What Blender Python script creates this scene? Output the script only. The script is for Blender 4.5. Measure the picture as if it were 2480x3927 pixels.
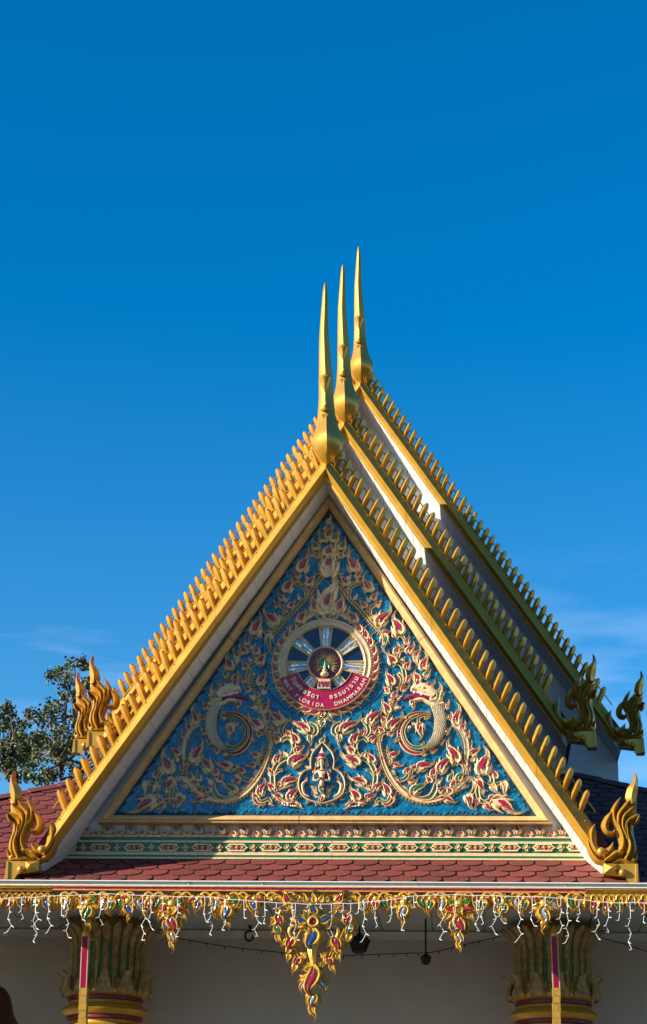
import bpy, bmesh, math, random
import numpy as np
from mathutils import Vector, Matrix
random.seed(11)
for o in list(bpy.data.objects): bpy.data.objects.remove(o)
SC = bpy.context.scene
COL = SC.collection

# ------------------------------------------------------------------ camera
FPX, YAW, PIT, ROL = 7529.3, .0796, .3623, .0193
CAM = np.array([1.7332, -22.0361, -3.6908])
fw = np.array([-math.sin(YAW)*math.cos(PIT), math.cos(YAW)*math.cos(PIT), math.sin(PIT)])
rt = np.array([math.cos(YAW), math.sin(YAW), 0.0]); up = np.cross(rt, fw)
RT = rt*math.cos(ROL)+up*math.sin(ROL); UP = -rt*math.sin(ROL)+up*math.cos(ROL)
cd = bpy.data.cameras.new('camera'); cam = bpy.data.objects.new('camera', cd); COL.objects.link(cam)
cd.sensor_fit = 'HORIZONTAL'; cd.sensor_width = 36; cd.lens = 36*FPX/2480
cd.clip_start = .5; cd.clip_end = 3000
M = Matrix.Identity(4)
for i in range(3):
    M[i][0] = RT[i]; M[i][1] = UP[i]; M[i][2] = -fw[i]; M[i][3] = CAM[i]
cam.matrix_world = M
SC.camera = cam

# ------------------------------------------------------------------ sky, sun, exposure
SUN = Vector((-2.1, -1.0, .81)).normalized()
EL = math.asin(SUN.z); AZ = math.atan2(SUN.x, SUN.y)
w = bpy.data.worlds.new('World'); SC.world = w; w.use_nodes = True
nt = w.node_tree; N = nt.nodes; L = nt.links; N.clear()
out = N.new('ShaderNodeOutputWorld'); bg = N.new('ShaderNodeBackground'); bg.inputs[1].default_value = .104
sky = N.new('ShaderNodeTexSky'); sky.sky_type = 'NISHITA'; sky.sun_disc = False
sky.sun_elevation = EL; sky.sun_rotation = AZ; sky.air_density = 1.0; sky.dust_density = .3; sky.ozone_density = 2.2
hs = N.new('ShaderNodeHueSaturation'); hs.inputs['Saturation'].default_value = 1.5; hs.inputs['Hue'].default_value = .503; hs.inputs['Value'].default_value = 1.0
tc = N.new('ShaderNodeTexCoord'); mp = N.new('ShaderNodeMapping'); mp.inputs['Scale'].default_value = (2.6, 2.6, 14)
no = N.new('ShaderNodeTexNoise'); no.inputs['Scale'].default_value = 2.2; no.inputs['Detail'].default_value = 5; no.inputs['Roughness'].default_value = .55
cr = N.new('ShaderNodeValToRGB'); cr.color_ramp.elements[0].position = .5; cr.color_ramp.elements[1].position = .74
sx = N.new('ShaderNodeSeparateXYZ'); band = N.new('ShaderNodeValToRGB')
e = band.color_ramp.elements; e[0].position = .20; e[0].color = (.22, .22, .22, 1); e[1].position = .34; e[1].color = (0, 0, 0, 1)
e2 = band.color_ramp.elements.new(.285); e2.color = (.22, .22, .22, 1)
mul = N.new('ShaderNodeMath'); mul.operation = 'MULTIPLY'
mx = N.new('ShaderNodeMixRGB'); mx.inputs[2].default_value = (5.2, 6.2, 8.6, 1)
L.new(tc.outputs['Generated'], mp.inputs[0]); L.new(mp.outputs[0], no.inputs['Vector']); L.new(no.outputs[0], cr.inputs[0])
L.new(tc.outputs['Generated'], sx.inputs[0]); L.new(sx.outputs['Z'], band.inputs[0])
L.new(cr.outputs[0], mul.inputs[0]); L.new(band.outputs[0], mul.inputs[1])
L.new(sky.outputs[0], hs.inputs['Color']); L.new(hs.outputs[0], mx.inputs[1]); L.new(mul.outputs[0], mx.inputs[0])
L.new(mx.outputs[0], bg.inputs[0]); L.new(bg.outputs[0], out.inputs[0])
sd = bpy.data.lights.new('sun', 'SUN'); so = bpy.data.objects.new('sun', sd); COL.objects.link(so)
sd.energy = 5.0; sd.angle = math.radians(.53); sd.color = (1.0, .90, .74)
so.rotation_euler = SUN.to_track_quat('Z', 'Y').to_euler(); so.location = (-30, -20, 20)
SC.view_settings.view_transform = 'Standard'; SC.view_settings.look = 'None'
SC.view_settings.exposure = .95; SC.view_settings.gamma = 1; SC.view_settings.use_curve_mapping = False
SC.render.engine = 'CYCLES'

# ------------------------------------------------------------------ helpers
def un(x, y, Y=0.0):
    """photo pixel -> point of the facade-parallel plane at depth Y"""
    d = fw + RT*(x-1240)/FPX - UP*(y-1963.5)/FPX
    return CAM + d*((Y-CAM[1])/d[1])
def u2(x, y, Y): p = un(x, y, Y); return np.array([p[0], p[2]])
def zz(y, Y, x=1240): return un(x, y, Y)[2]
def mpx(Y): return (un(1340, 3000, Y)-un(1240, 3000, Y))[0]/100

ORG = {}
def org(o):
    while o.parent: o = o.parent
    return ORG.get(o.name, np.zeros(3))
def mesh(name, V, Fc, mat, smooth=True, ang=38):
    me = bpy.data.meshes.new(name)
    me.from_pydata([tuple(map(float, v)) for v in V], [], [tuple(f) for f in Fc])
    if isinstance(mat, (list, tuple)):
        for m in mat: me.materials.append(m)
    elif mat: me.materials.append(mat)
    me.validate(); me.update()
    if smooth:
        me.polygons.foreach_set('use_smooth', [True]*len(me.polygons))
        me.set_sharp_from_angle(angle=math.radians(ang))
    return me
def link(name, me, parent=None, loc=(0, 0, 0)):
    o = bpy.data.objects.new(name, me); COL.objects.link(o)
    if parent: o.parent = parent
    o.location = loc
    return o
def obj(name, VF, mat, parent=None, smooth=True, ang=38):
    V, Fc = VF
    V = np.array(V, float).reshape(-1, 3)
    if parent is not None: V = V - org(parent)
    return link(name, mesh(name, V, Fc, mat, smooth, ang), parent)
def tag(o, label=None, cat=None, group=None, kind=None):
    if label: o['label'] = label
    if cat: o['category'] = cat
    if group: o['group'] = group
    if kind: o['kind'] = kind
    return o
def thing(name, label, cat, loc, group=None):
    o = link(name, None, None, tuple(map(float, loc))); o.empty_display_size = .2
    ORG[o.name] = np.array(loc, float)
    return tag(o, label, cat, group)
def join(parts):
    V = []; F = []
    for v, f in parts:
        b = len(V); V += [tuple(p) for p in v]; F += [tuple(i+b for i in q) for q in f]
    return V, F
def box(x0, x1, y0, y1, z0, z1):
    V = [(x0,y0,z0),(x1,y0,z0),(x1,y1,z0),(x0,y1,z0),(x0,y0,z1),(x1,y0,z1),(x1,y1,z1),(x0,y1,z1)]
    return V, [(0,3,2,1),(4,5,6,7),(0,1,5,4),(1,2,6,5),(2,3,7,6),(3,0,4,7)]
def prism_x(prof, x0, x1):
    """closed profile of (Y,z) points swept along X"""
    n = len(prof)
    V = [(x0, p[0], p[1]) for p in prof]+[(x1, p[0], p[1]) for p in prof]
    F = [(i, (i+1) % n, n+(i+1) % n, n+i) for i in range(n)]
    return V, F+[tuple(range(n))[::-1], tuple(range(n, 2*n))]
def extrude_xz(poly, y0, y1):
    n = len(poly)
    V = [(p[0], y0, p[1]) for p in poly]+[(p[0], y1, p[1]) for p in poly]
    F = [(i, (i+1) % n, n+(i+1) % n, n+i) for i in range(n)]
    return V, F+[tuple(range(n))[::-1], tuple(range(n, 2*n))]
def lathe(prof, c, n=20, a0=0):
    V = []; F = []
    for r, z in prof:
        for k in range(n):
            a = a0+2*math.pi*k/n; V.append((c[0]+r*math.cos(a), c[1]+r*math.sin(a), c[2]+z))
    for i in range(len(prof)-1):
        for k in range(n):
            F.append((i*n+k, i*n+(k+1) % n, (i+1)*n+(k+1) % n, (i+1)*n+k))
    F.append(tuple(range(n))[::-1]); F.append(tuple(range((len(prof)-1)*n, len(prof)*n)))
    return V, F
def ball(c, r, n=10, m=6, sy=1):
    prof = [(r*math.sin(math.pi*(i+.02)/(m+.04)), -r*math.cos(math.pi*(i+.02)/(m+.04))) for i in range(m+1)]
    V, F = lathe(prof, (0, 0, 0), n)
    return [(c[0]+v[0], c[1]+v[1]*sy, c[2]+v[2]) for v in V], F
def tube(P, R, n=6):
    P = np.array(P, float); R = np.broadcast_to(np.array(R, float), (len(P),)); V = []; F = []
    for i in range(len(P)):
        t = P[min(i+1, len(P)-1)]-P[max(i-1, 0)]; t = t/(np.linalg.norm(t)+1e-9)
        a = np.cross(t, [0, 1, 0.1]); a /= np.linalg.norm(a)+1e-9; b = np.cross(t, a)
        for k in range(n):
            g = 2*math.pi*k/n; V.append(P[i]+(a*math.cos(g)+b*math.sin(g))*R[i])
    for i in range(len(P)-1):
        for k in range(n): F.append((i*n+k, i*n+(k+1) % n, (i+1)*n+(k+1) % n, (i+1)*n+k))
    F.append(tuple(range(n))[::-1]); F.append(tuple(range((len(P)-1)*n, len(P)*n)))
    return V, F
def smooth_line(P, W, k=4):
    P = np.array(P, float); W = np.array(W, float)
    Q = np.vstack([2*P[0]-P[1], P, 2*P[-1]-P[-2]]); o = []; ow = []
    for i in range(1, len(Q)-2):
        for j in range(k):
            t = j/k
            o.append(.5*((2*Q[i])+(-Q[i-1]+Q[i+1])*t+(2*Q[i-1]-5*Q[i]+4*Q[i+1]-Q[i+2])*t*t+(-Q[i-1]+3*Q[i]-3*Q[i+1]+Q[i+2])*t**3))
            ow.append(W[i-1]*(1-t)+W[i]*t)
    o.append(P[-1]); ow.append(W[-1])
    return np.array(o), np.array(ow)

PROF = {
 'leaf': [(-1,0),(-.95,.55),(-.72,1),(-.42,.58),(0,.72),(.42,.58),(.72,1),(.95,.55),(1,0)],
 'keel': [(-1,0),(-.96,.40),(0,1),(.96,.40),(1,0)],
 'round': [(-1,0),(-.88,.52),(-.5,.88),(0,1),(.5,.88),(.88,.52),(1,0)],
 'groove': [(-1,0),(-.95,.75),(-.76,1),(-.54,.82),(-.46,.45),(.46,.45),(.54,.82),(.76,1),(.95,.75),(1,0)],
 'flat': [(-1,0),(-.9,.9),(-.8,1),(.8,1),(.9,.9),(1,0)],
}
def ribbon(c, wl, wr, prof, Y, h, back=None, sink=True, ylist=None):
    """relief strip in a facade-parallel plane: c = centre line (x,z), half widths left/right"""
    c = np.array(c, float); n = len(c); wl = np.broadcast_to(np.array(wl, float), (n,)); wr = np.broadcast_to(np.array(wr, float), (n,))
    pr_ = PROF[prof] if isinstance(prof, str) else prof; m = len(pr_)
    T = np.gradient(c, axis=0); T /= (np.linalg.norm(T, axis=1)[:, None]+1e-9); Nl = np.stack([-T[:, 1], T[:, 0]], 1)
    wm = max((wl+wr).max(), 1e-6); V = []; F = []
    for i in range(n):
        hi = h*(.35+.65*min(1, 1.7*(wl[i]+wr[i])/wm)) if sink else h
        yb = Y if ylist is None else ylist[i]
        for u, hh in pr_:
            p = c[i]-Nl[i]*u*(wl[i] if u < 0 else wr[i])
            V.append((p[0], yb-hi*hh, p[1]))
        if back is not None:
            for u in (1, -1):
                p = c[i]-Nl[i]*u*(wl[i] if u < 0 else wr[i])*.9
                V.append((p[0], yb+back, p[1]))
    k = m if back is None else m+2
    for i in range(n-1):
        for j in range(k-1 if back is None else k):
            j2 = (j+1) % k
            F.append((i*k+j, (i+1)*k+j, (i+1)*k+j2, i*k+j2))
    F.append(tuple(range(k))); F.append(tuple(range((n-1)*k, n*k))[::-1])
    a, b, d = (np.array(V[F[m//2][q]]) for q in (0, 1, 2))
    if np.cross(b-a, d-a)[1] > 0: F = [f[::-1] for f in F]
    return V, F
LT = np.array([0,.08,.18,.27,.30,.38,.46,.49,.56,.62,.65,.72,.82,.9,1])
LL = np.array([.5,.85,1,.94,.72,.76,.66,.46,.48,.40,.27,.25,.17,.10,0])
LR = np.array([.5,.9,1,.86,.84,.62,.64,.60,.40,.40,.25,.26,.16,.09,0])
LP = np.interp(LT, [0,.1,.22,.34,.42,.46,.58,.63,.75,.88,1], [.3,.62,.9,1,.98,.95,.8,.7,.45,.2,0])
def leaf_geo(b, t, w, Y, h, bend=1, back=None, plain=False, lobes=False):
    b = np.array(b, float); t = np.array(t, float); d = t-b; Ln = np.linalg.norm(d); d /= Ln; nl = np.array([-d[1], d[0]])
    off = bend*Ln*(.085*np.sin(math.pi*LT)-.10*np.sin(2*math.pi*LT))
    c = b+np.outer(LT*Ln, d)+np.outer(off, nl)
    l, r = (LL, LR) if bend > 0 else (LR, LL)
    if plain: l = r = LP
    g = ribbon(c, l*w/2+.001, r*w/2+.001, 'leaf', Y, h, back)
    if lobes and not plain and w > .062:
        gs = [g]
        for sd, b0, a, ln in ((1, -.02, .62, .40), (-1, -.02, .62, .40), (-bend, .20, .40, .36), (bend, .30, .36, .30)):
            dd = d*math.cos(a)+nl*sd*math.sin(a); bb = b+d*b0*Ln+nl*sd*w*.20
            q = np.stack([bb+dd*ln*Ln*(t_-.22*t_*t_)+d*ln*Ln*.42*t_*t_ for t_ in (0, .25, .5, .75, 1)])
            ww_ = np.array([.6, 1, .8, .4, .02])*w*.17
            gs.append(ribbon(q, ww_, ww_, 'round', Y, h*.72, back))
        g = join(gs)
    return g, (c, d, nl, Ln)
def leaf(parent, b, t, w, gem, Y, mat, h=None, bend=None, name='flame_leaf', back=None, plain=False, lift=0, lobes=True):
    Ln = np.linalg.norm(np.array(t)-np.array(b))
    if h is None: h = min(.065, max(.022, .45*w))
    if bend is None: bend = 1 if (t[0]-b[0])*.6+random.uniform(-.02, .02) < 0 else -1
    g, (c, d, nl, Ln) = leaf_geo(b, t, w, Y, h+lift, bend, back, plain, lobes and name in ('flame_leaf', 'ring_leaf', 'mane_leaf', 'carved_leaf'))
    o = obj(name, g, mat, parent, ang=50)
    if gem:
        tt = np.array([.13,.2,.3,.4,.5,.6]) if not plain else np.array([.1,.25,.4,.55,.72,.9])
        gc = np.stack([np.interp(tt, LT, c[:, 0]), np.interp(tt, LT, c[:, 1])], 1)
        gw = np.array([.02,.75,1,.82,.45,.02])*w*.185
        gv = ribbon(gc, gw, gw, [(-1,.0),(-.7,.85),(0,1),(.7,.85),(1,.0)], Y-(h+lift)*.58, max(.008, h*.4), sink=False)
        obj('gem', gv, GEM[gem], o, smooth=True, ang=25)
    return o
def stem(parent, P, W, Y, mat, inlay=None, h=.03, name='scroll_stem', prof=None, back=None, k=4, serr=0):
    P = np.array(P, float)
    if np.isscalar(W): W = [W*.75]+[W]*(len(P)-2)+[W*.6]
    c, ww = smooth_line(P, W, k)
    g = ribbon(c, ww/2, ww/2, prof or ('groove' if inlay else 'round'), Y, h, back)
    if serr:
        gs = [g]; sl = np.concatenate([[0], np.cumsum(np.linalg.norm(np.diff(c, axis=0), axis=1))]); tot = sl[-1]; sd = 1; q = serr*.5
        while q < tot-serr*.3:
            p = np.array([np.interp(q, sl, c[:, 0]), np.interp(q, sl, c[:, 1])]); p2 = np.array([np.interp(min(tot, q+.01), sl, c[:, 0]), np.interp(min(tot, q+.01), sl, c[:, 1])])
            tg = (p2-p)/(np.linalg.norm(p2-p)+1e-9); nn = np.array([-tg[1], tg[0]])*sd; wq = np.interp(q, sl, ww)
            gs.append(leaf_geo(p+nn*wq*.3, p+nn*(wq*.42+serr*.62)+tg*serr*.95, serr*.62, Y, h*.8, sd, back, True)[0])
            q += serr*.62; sd = -sd
        g = join(gs)
    o = obj(name, g, mat, parent, ang=50)
    if inlay:
        obj('inlay', ribbon(c[1:-1], ww[1:-1]*.22, ww[1:-1]*.22, [(-1,0),(-.6,.8),(0,1),(.6,.8),(1,0)], Y-h*.42, h*.25), GEM[inlay], o, ang=25)
    return o

# ------------------------------------------------------------------ materials
def mat(name, col, rough=.5, metal=0.0, var=.25, scale=9.0, bump=.15, bscale=60, col2=None, spec=.5, island=0, coat=0):
    m = bpy.data.materials.new(name); m.use_nodes = True; t = m.node_tree; n = t.nodes; l = t.links
    p = n['Principled BSDF']; p.inputs['Roughness'].default_value = rough; p.inputs['Metallic'].default_value = metal
    p.inputs['Specular IOR Level'].default_value = spec
    if coat: p.inputs['Coat Weight'].default_value = coat; p.inputs['Coat Roughness'].default_value = .12
    tcn = n.new('ShaderNodeTexCoord'); ge = n.new('ShaderNodeNewGeometry')
    nz = n.new('ShaderNodeTexNoise'); nz.inputs['Scale'].default_value = scale; nz.inputs['Detail'].default_value = 6; nz.inputs['Roughness'].default_value = .62
    l.new(ge.outputs['Position'], nz.inputs['Vector'])
    r = n.new('ShaderNodeValToRGB'); r.color_ramp.elements[0].position = .3; r.color_ramp.elements[1].position = .72
    c2 = col2 or tuple(c*(1-var) for c in col)
    r.color_ramp.elements[0].color = (*c2, 1); r.color_ramp.elements[1].color = (*col, 1)
    l.new(nz.outputs[0], r.inputs[0]); src = r.outputs[0]
    if island:
        hv = n.new('ShaderNodeHueSaturation'); ma = n.new('ShaderNodeMapRange')
        ma.inputs['To Min'].default_value = 1-island; ma.inputs['To Max'].default_value = 1+island
        oi = n.new('ShaderNodeObjectInfo'); ad = n.new('ShaderNodeMath'); ad.operation = 'ADD'; fr = n.new('ShaderNodeMath'); fr.operation = 'FRACT'
        l.new(ge.outputs['Random Per Island'], ad.inputs[0]); l.new(oi.outputs['Random'], ad.inputs[1]); l.new(ad.outputs[0], fr.inputs[0])
        l.new(fr.outputs[0], ma.inputs[0]); l.new(ma.outputs[0], hv.inputs['Value']); l.new(src, hv.inputs['Color']); src = hv.outputs[0]
    l.new(src, p.inputs['Base Color'])
    nr = n.new('ShaderNodeTexNoise'); nr.inputs['Scale'].default_value = bscale; nr.inputs['Detail'].default_value = 4
    l.new(ge.outputs['Position'], nr.inputs['Vector'])
    rm = n.new('ShaderNodeMapRange'); rm.inputs['To Min'].default_value = max(.03, rough-.1); rm.inputs['To Max'].default_value = min(1, rough+.14)
    l.new(nz.outputs[0], rm.inputs[0]); l.new(rm.outputs[0], p.inputs['Roughness'])
    if bump:
        b = n.new('ShaderNodeBump'); b.inputs['Strength'].default_value = bump; b.inputs['Distance'].default_value = .01
        l.new(nr.outputs[0], b.inputs['Height']); l.new(b.outputs[0], p.inputs['Normal'])
    return m
GOLD = mat('gold_paint', (.58, .31, .03), .40, .40, .22, 5, .10, 35, spec=.55)
GOLDS = mat('gold_gloss', (.60, .325, .04), .33, .45, .2, 4, .05, 20, spec=.6)
GOLDV = mat('gold_fringe', (.80, .48, .085), .38, .45, .35, 20, .15, 60, spec=.6)
ORN = mat('pale_gold_relief', (.78, .61, .37), .5, .06, .45, 22, .25, 80, col2=(.62, .41, .19))
RING = mat('ring_cream_gold', (.66, .50, .29), .5, .1, .3, 14, .2, 60)
SCALEM = mat('silver_gold_scale', (.66, .55, .36), .4, .25, .3, 20, .2, 60)
FRAME = mat('ochre_frame', (.70, .44, .17), .55, 0, .35, 10, .2, 50)
WHITE = mat('white_paint', (.72, .715, .69), .6, 0, .12, 3, .1, 60)
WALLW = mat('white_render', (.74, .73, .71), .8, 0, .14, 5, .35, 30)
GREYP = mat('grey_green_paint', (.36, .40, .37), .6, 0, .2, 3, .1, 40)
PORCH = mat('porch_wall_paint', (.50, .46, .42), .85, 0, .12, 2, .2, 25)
TILE = mat('red_clay_tile', (.185, .034, .026), .75, 0, .3, 30, .4, 120, island=.22)
FELT = mat('black_underlay', (.012, .010, .011), .9, 0, .2, 10, .1)
BLUE = mat('blue_mosaic', (.004, .15, .30), .22, 0, .25, 6, .06, 40, island=.4, spec=.6)
NAVY = mat('navy_mosaic', (.004, .015, .06), .2, 0, .3, 30, .1, 60, spec=.6)
GREEN = mat('green_band', (.01, .17, .07), .3, 0, .3, 18, .2, 60)
CRIM = mat('crimson_band', (.36, .004, .06), .28, 0, .25, 30, .15, 70, island=.2)
CRIMD = mat('maroon_band', (.20, .01, .05), .35, 0, .25, 30, .15, 70)
CAPG = mat('weathered_gilding', (.52, .36, .14), .5, .3, .55, 16, .5, 45, col2=(.16, .09, .025))
MIRROR = mat('mirror_glass', (.72, .76, .8), .08, .9, .1, 30, .05, 30, island=.25)
TOOTH = mat('white_tooth', (.8, .78, .74), .4, 0, .1)
BRONZE = mat('dark_bronze', (.10, .045, .02), .45, .3, .3)
BLACK = mat('black_metal', (.012, .012, .013), .45, .2, .2)
WIRE = mat('white_wire', (.78, .77, .76), .5, 0, .06)
BARK = mat('grey_bark', (.13, .10, .075), .85, 0, .4, 8, .5, 30)
LEAFM = mat('oak_foliage', (.10, .135, .045), .5, 0, .45, 3, .1, 30, island=.5)
PAVE = mat('pale_paving', (.17, .16, .145), .85, 0, .2, 1.5, .3, 20)
GRASS = mat('ground_grass', (.055, .07, .03), .9, 0, .35, .6, .4, 12)
GEM = {
 'r': mat('red_glass', (.40, .004, .06), .14, 0, .35, 40, .35, 90, spec=.8),
 'g': mat('green_glass', (.01, .20, .085), .14, 0, .35, 40, .35, 90, spec=.8),
 'b': mat('blue_glass', (.01, .07, .34), .12, 0, .35, 40, .35, 90, spec=.8),
 'w': mat('clear_mirror_glass', (.62, .65, .70), .1, .7, .3, 40, .35, 90, spec=.8)}

# ------------------------------------------------------------------ ground
GZ = -5.3
obj('ground', ([(-900,-900,GZ),(900,-900,GZ),(900,1400,GZ),(-900,1400,GZ)], [(0,1,2,3)]), GRASS)['kind'] = 'structure'
obj('pavement', box(-14, 14, -30, -1.2, GZ, GZ+.06), PAVE)['kind'] = 'structure'
obj('porch_floor', box(-8.2, 8.2, -1.2, 30, GZ+.001, GZ+.55), PAVE)['kind'] = 'structure'

# ------------------------------------------------------------------ temple hall
SL = 1.487
TIERS = [(0.0, 5.294, 3.12, 31, 3.72), (3.04, 7.16, 2.90, 28, 7.3), (6.62, 9.393, 3.83, 39, 17.0)]  # Y, apex z, bargeboard end x, last fin, deck back
hall = thing('temple_hall', 'white temple hall with three stacked golden gables and red tiled skirt roof', 'temple', (0, 4, GZ))
def rake(prof, xa, xb, A, Y, sgn):
    """closed profile of (vertical offset, depth) swept down one rake from xa to xb"""
    n = len(prof); V = []
    for x in (xa, xb):
        for v, y in prof: V.append((sgn*x, Y+y, A-SL*x+v))
    F = [(i, (i+1) % n, n+(i+1) % n, n+i) for i in range(n)]
    F += [tuple(range(n))[::-1], tuple(range(n, 2*n))]
    if sgn < 0: F = [f[::-1] for f in F]
    return V, F
BARGE = [(.11, .05), (.125, -.012), (.105, -.022), (.09, -.020), (-.065, -.096), (-.078, -.096), (-.148, -.034), (-.148, -.022), (-.19, -.014), (-.195, 0.0), (-.195, .028)]
def fin_mesh(sgn):
    s = np.array([-.13, .10, .205, .238, .262, .277]); wl = np.array([.041, .041, .041, .034, .020, .002]); wr = np.array([.041, .041, .041, .037, .026, .004])
    kd = np.array([.075, .075, .072, .06, .04, .012]); d = np.array([.40*sgn, .9165]); nl = np.array([-d[1], d[0]])
    V = []; F = []
    for i in range(6):
        c = d*s[i]
        l, r = (wl[i], wr[i]) if sgn > 0 else (wr[i], wl[i])
        for q, y in ((nl*(l+.001), 0), (nl*.0, -kd[i]), (-nl*(r+.001), 0), (-nl*(r+.001), .05), (nl*(l+.001), .05)):
            V.append((c[0]+q[0], y, c[1]+q[1]))
    for i in range(5):
        for j in range(5): F.append((i*5+j, i*5+(j+1) % 5, (i+1)*5+(j+1) % 5, (i+1)*5+j))
    F += [tuple(range(5))[::-1], tuple(range(25, 30))]
    return mesh('crest_fin', V, F, GOLD, True, 20)
FIN = {1: fin_mesh(1), -1: fin_mesh(-1)}
for k, (Y, A, XE, NF, YB) in enumerate(TIERS):
    g = extrude_xz([(0, A+.22), (XE+.12, A-SL*(XE+.12)+.22), (XE+.12, A-SL*(XE+.12)-.06), (0, A-.06), (-XE-.12, A-SL*(XE+.12)-.06), (-XE-.12, A-SL*(XE+.12)+.22)], Y+.11, YB)
    roof = obj('gable_roof', g, TILE, hall, False)
    roof['label'] = ['lowest front gable roof with golden crest fins', 'middle gable roof stepped back behind the front one', 'uppermost gable roof at the back'][k]
    for sgn in (1, -1):
        cuts = [0, XE*.41, XE*.79, XE] if k != 1 else [0, XE*.30, XE*.47, XE]
        for a, b in zip(cuts[:-1], cuts[1:]):
            obj('bargeboard', rake(BARGE, a, b-.004, A, Y, sgn), GOLD, roof, False)
        bolts = [ball((sgn*x, Y-.03 if v > 0 else Y-.045, A-SL*x+v), .011, 6, 4) for x in np.arange(.2, XE, .31) for v in (.09, -.115)]
        obj('bolt', join(bolts), GOLD, roof)['kind'] = 'stuff'
        for v, y in ((.40, .10),):
            obj('crest_board', rake([(.08, .09), (.21, .09), (.21, .105), (.08, .105)], .1, XE, A, Y, sgn), GOLD, roof, False)
            obj('crest_rail', rake([(v, y-.010), (v+.022, y-.010), (v+.022, y+.01), (v, y+.01)], .1, XE, A, Y, sgn), GOLD, roof, False)
        for i in range(-2, NF+1):
            x = .374+.0859*i; z = A+.526-SL*x
            o = link('crest_fin', FIN[sgn], roof, tuple(np.array([sgn*(x-.108), Y+.055, z-.2475])-ORG['temple_hall']))
            o.rotation_euler = (random.uniform(-.03, .03), random.uniform(-.045, .045), random.uniform(-.09, .09))
        if k == 0 or sgn > 0:
            st = .106; n = int(XE/st)+1
            for i in range(n):
                xa, xb = i*st, min((i+1)*st, XE+.12)
                obj('soffit_plank', rake([(-.19, .03), (-.185, .75), (-.075, .75), (-.075, .03)], xa, xb-.004, A-random.uniform(0, .003), Y, sgn), WHITE, roof, False)
        else:
            obj('soffit', rake([(-.19, .03), (-.185, .75), (-.075, .75), (-.075, .03)], 0, XE+.1, A, Y, sgn), WHITE, roof, False)
    obj('ridge_cap', box(-.13, .13, Y+.12, YB, A+.15, A+(.40, .60, .5)[k]), WHITE, roof, False)
# gable walls
def gwall(Y, A, hw, zb, th=.2, dz=-.16):
    zs = A+dz-SL*hw
    return extrude_xz([(0, A+dz), (hw, zs), (hw, zb), (-hw, zb), (-hw, zs)], Y, Y+th)
obj('gable_wall', gwall(.622, 5.294, 3.2, .30), WALLW, hall, False)
obj('gable_wall', gwall(3.72, 7.16, 2.98, 1.4), WALLW, hall, False)
obj('gable_wall', gwall(7.3, 9.393, 3.93, 1.4), WALLW, hall, False)
obj('side_wall', box(2.55, 2.75, 3.92, 7.3, 1.4, 3.0), WALLW, hall, False)
obj('side_wall', box(-2.75, -2.55, 3.92, 7.3, 1.4, 3.0), WALLW, hall, False)
# skirt roof: front slope with 45 degree hips
GY, GZT, TS = -.05, .225, .56
def rz(Y): return GZT+TS*(Y-GY)
YT = 3.75
def hx(Y): return 4.1-1.34*(Y-2.99)
HX = hx(GY)
sk = obj('skirt_roof', join([
    ([(-hx(GY), GY, rz(GY)), (hx(GY), GY, rz(GY)), (hx(YT), YT, rz(YT)), (-hx(YT), YT, rz(YT))], [(0, 1, 2, 3)]),
    ([(HX, GY, rz(GY)), (HX, 24, rz(GY)), (hx(YT), 24, rz(YT)), (hx(YT), YT, rz(YT))], [(0, 1, 2, 3)]),
    ([(-HX, GY, rz(GY)), (-hx(YT), YT, rz(YT)), (-hx(YT), 24, rz(YT)), (-HX, 24, rz(GY))], [(0, 1, 2, 3)]),
    ([(-hx(YT), YT, rz(YT)), (hx(YT), YT, rz(YT)), (hx(YT), 24, rz(YT)), (-hx(YT), 24, rz(YT))], [(0, 1, 2, 3)])]), FELT, hall, False)
tw, ro = .298, .192
ca, sa = 1/math.hypot(1, TS), TS/math.hypot(1, TS)
poly = [(0, .172), (.052, .112), (.098, .098), (.140, .096), (.140, .004), (.085, -.058), (.035, -.070), (-.035, -.070), (-.085, -.058), (-.140, .004), (-.140, .096), (-.098, .098), (-.052, .112)][::-1]
def tile_geo(cx, s, rj=0):
    V = []
    for th in (0, .010):
        for px, ps in poly:
            q = s+ps; lift = .006+th+(.17-ps)*.03
            V.append((cx+px, GY+q*ca-lift*sa, GZT+q*sa+lift*ca))
    n = len(poly)
    return V, [tuple(range(n))[::-1], tuple(range(n, 2*n))]+[(i, (i+1) % n, n+(i+1) % n, n+i) for i in range(n)]
TM = mesh('roof_tile', *[(np.array(tile_geo(0, 0)[0])-np.array([0, GY, GZT])).tolist(), tile_geo(0, 0)[1]], TILE, False)
rest = []
nr_ = int((YT-GY)/ca/ro)
for r in range(nr_+1):
    s = .062+r*ro; Y = GY+s*ca
    for c in range(-26, 27):
        x = (c+.5*(r % 2))*tw+.05
        if abs(x) > hx(Y)-.1: continue
        vis_mid = Y < .52 and abs(x) < 3.5
        lf = x < -2.3-.15*max(0, Y) and x > -4.05-.16*Y and Y > -.1 and (Y < .75 or x < -2.6)
        if vis_mid or lf:
            o = link('roof_tile', TM, sk, tuple(np.array([x+random.uniform(-.004, .004), GY+s*ca, GZT+s*sa])-ORG['temple_hall']))
            o.rotation_euler = (random.uniform(-.012, .012), random.uniform(-.012, .012), random.uniform(-.01, .01))
        elif abs(x) > 2.4 and abs(x) < 6.5:
            rest.append(tile_geo(x, s))
obj('roof_tiles', join(rest), TILE, sk, False)['kind'] = 'stuff'
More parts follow.
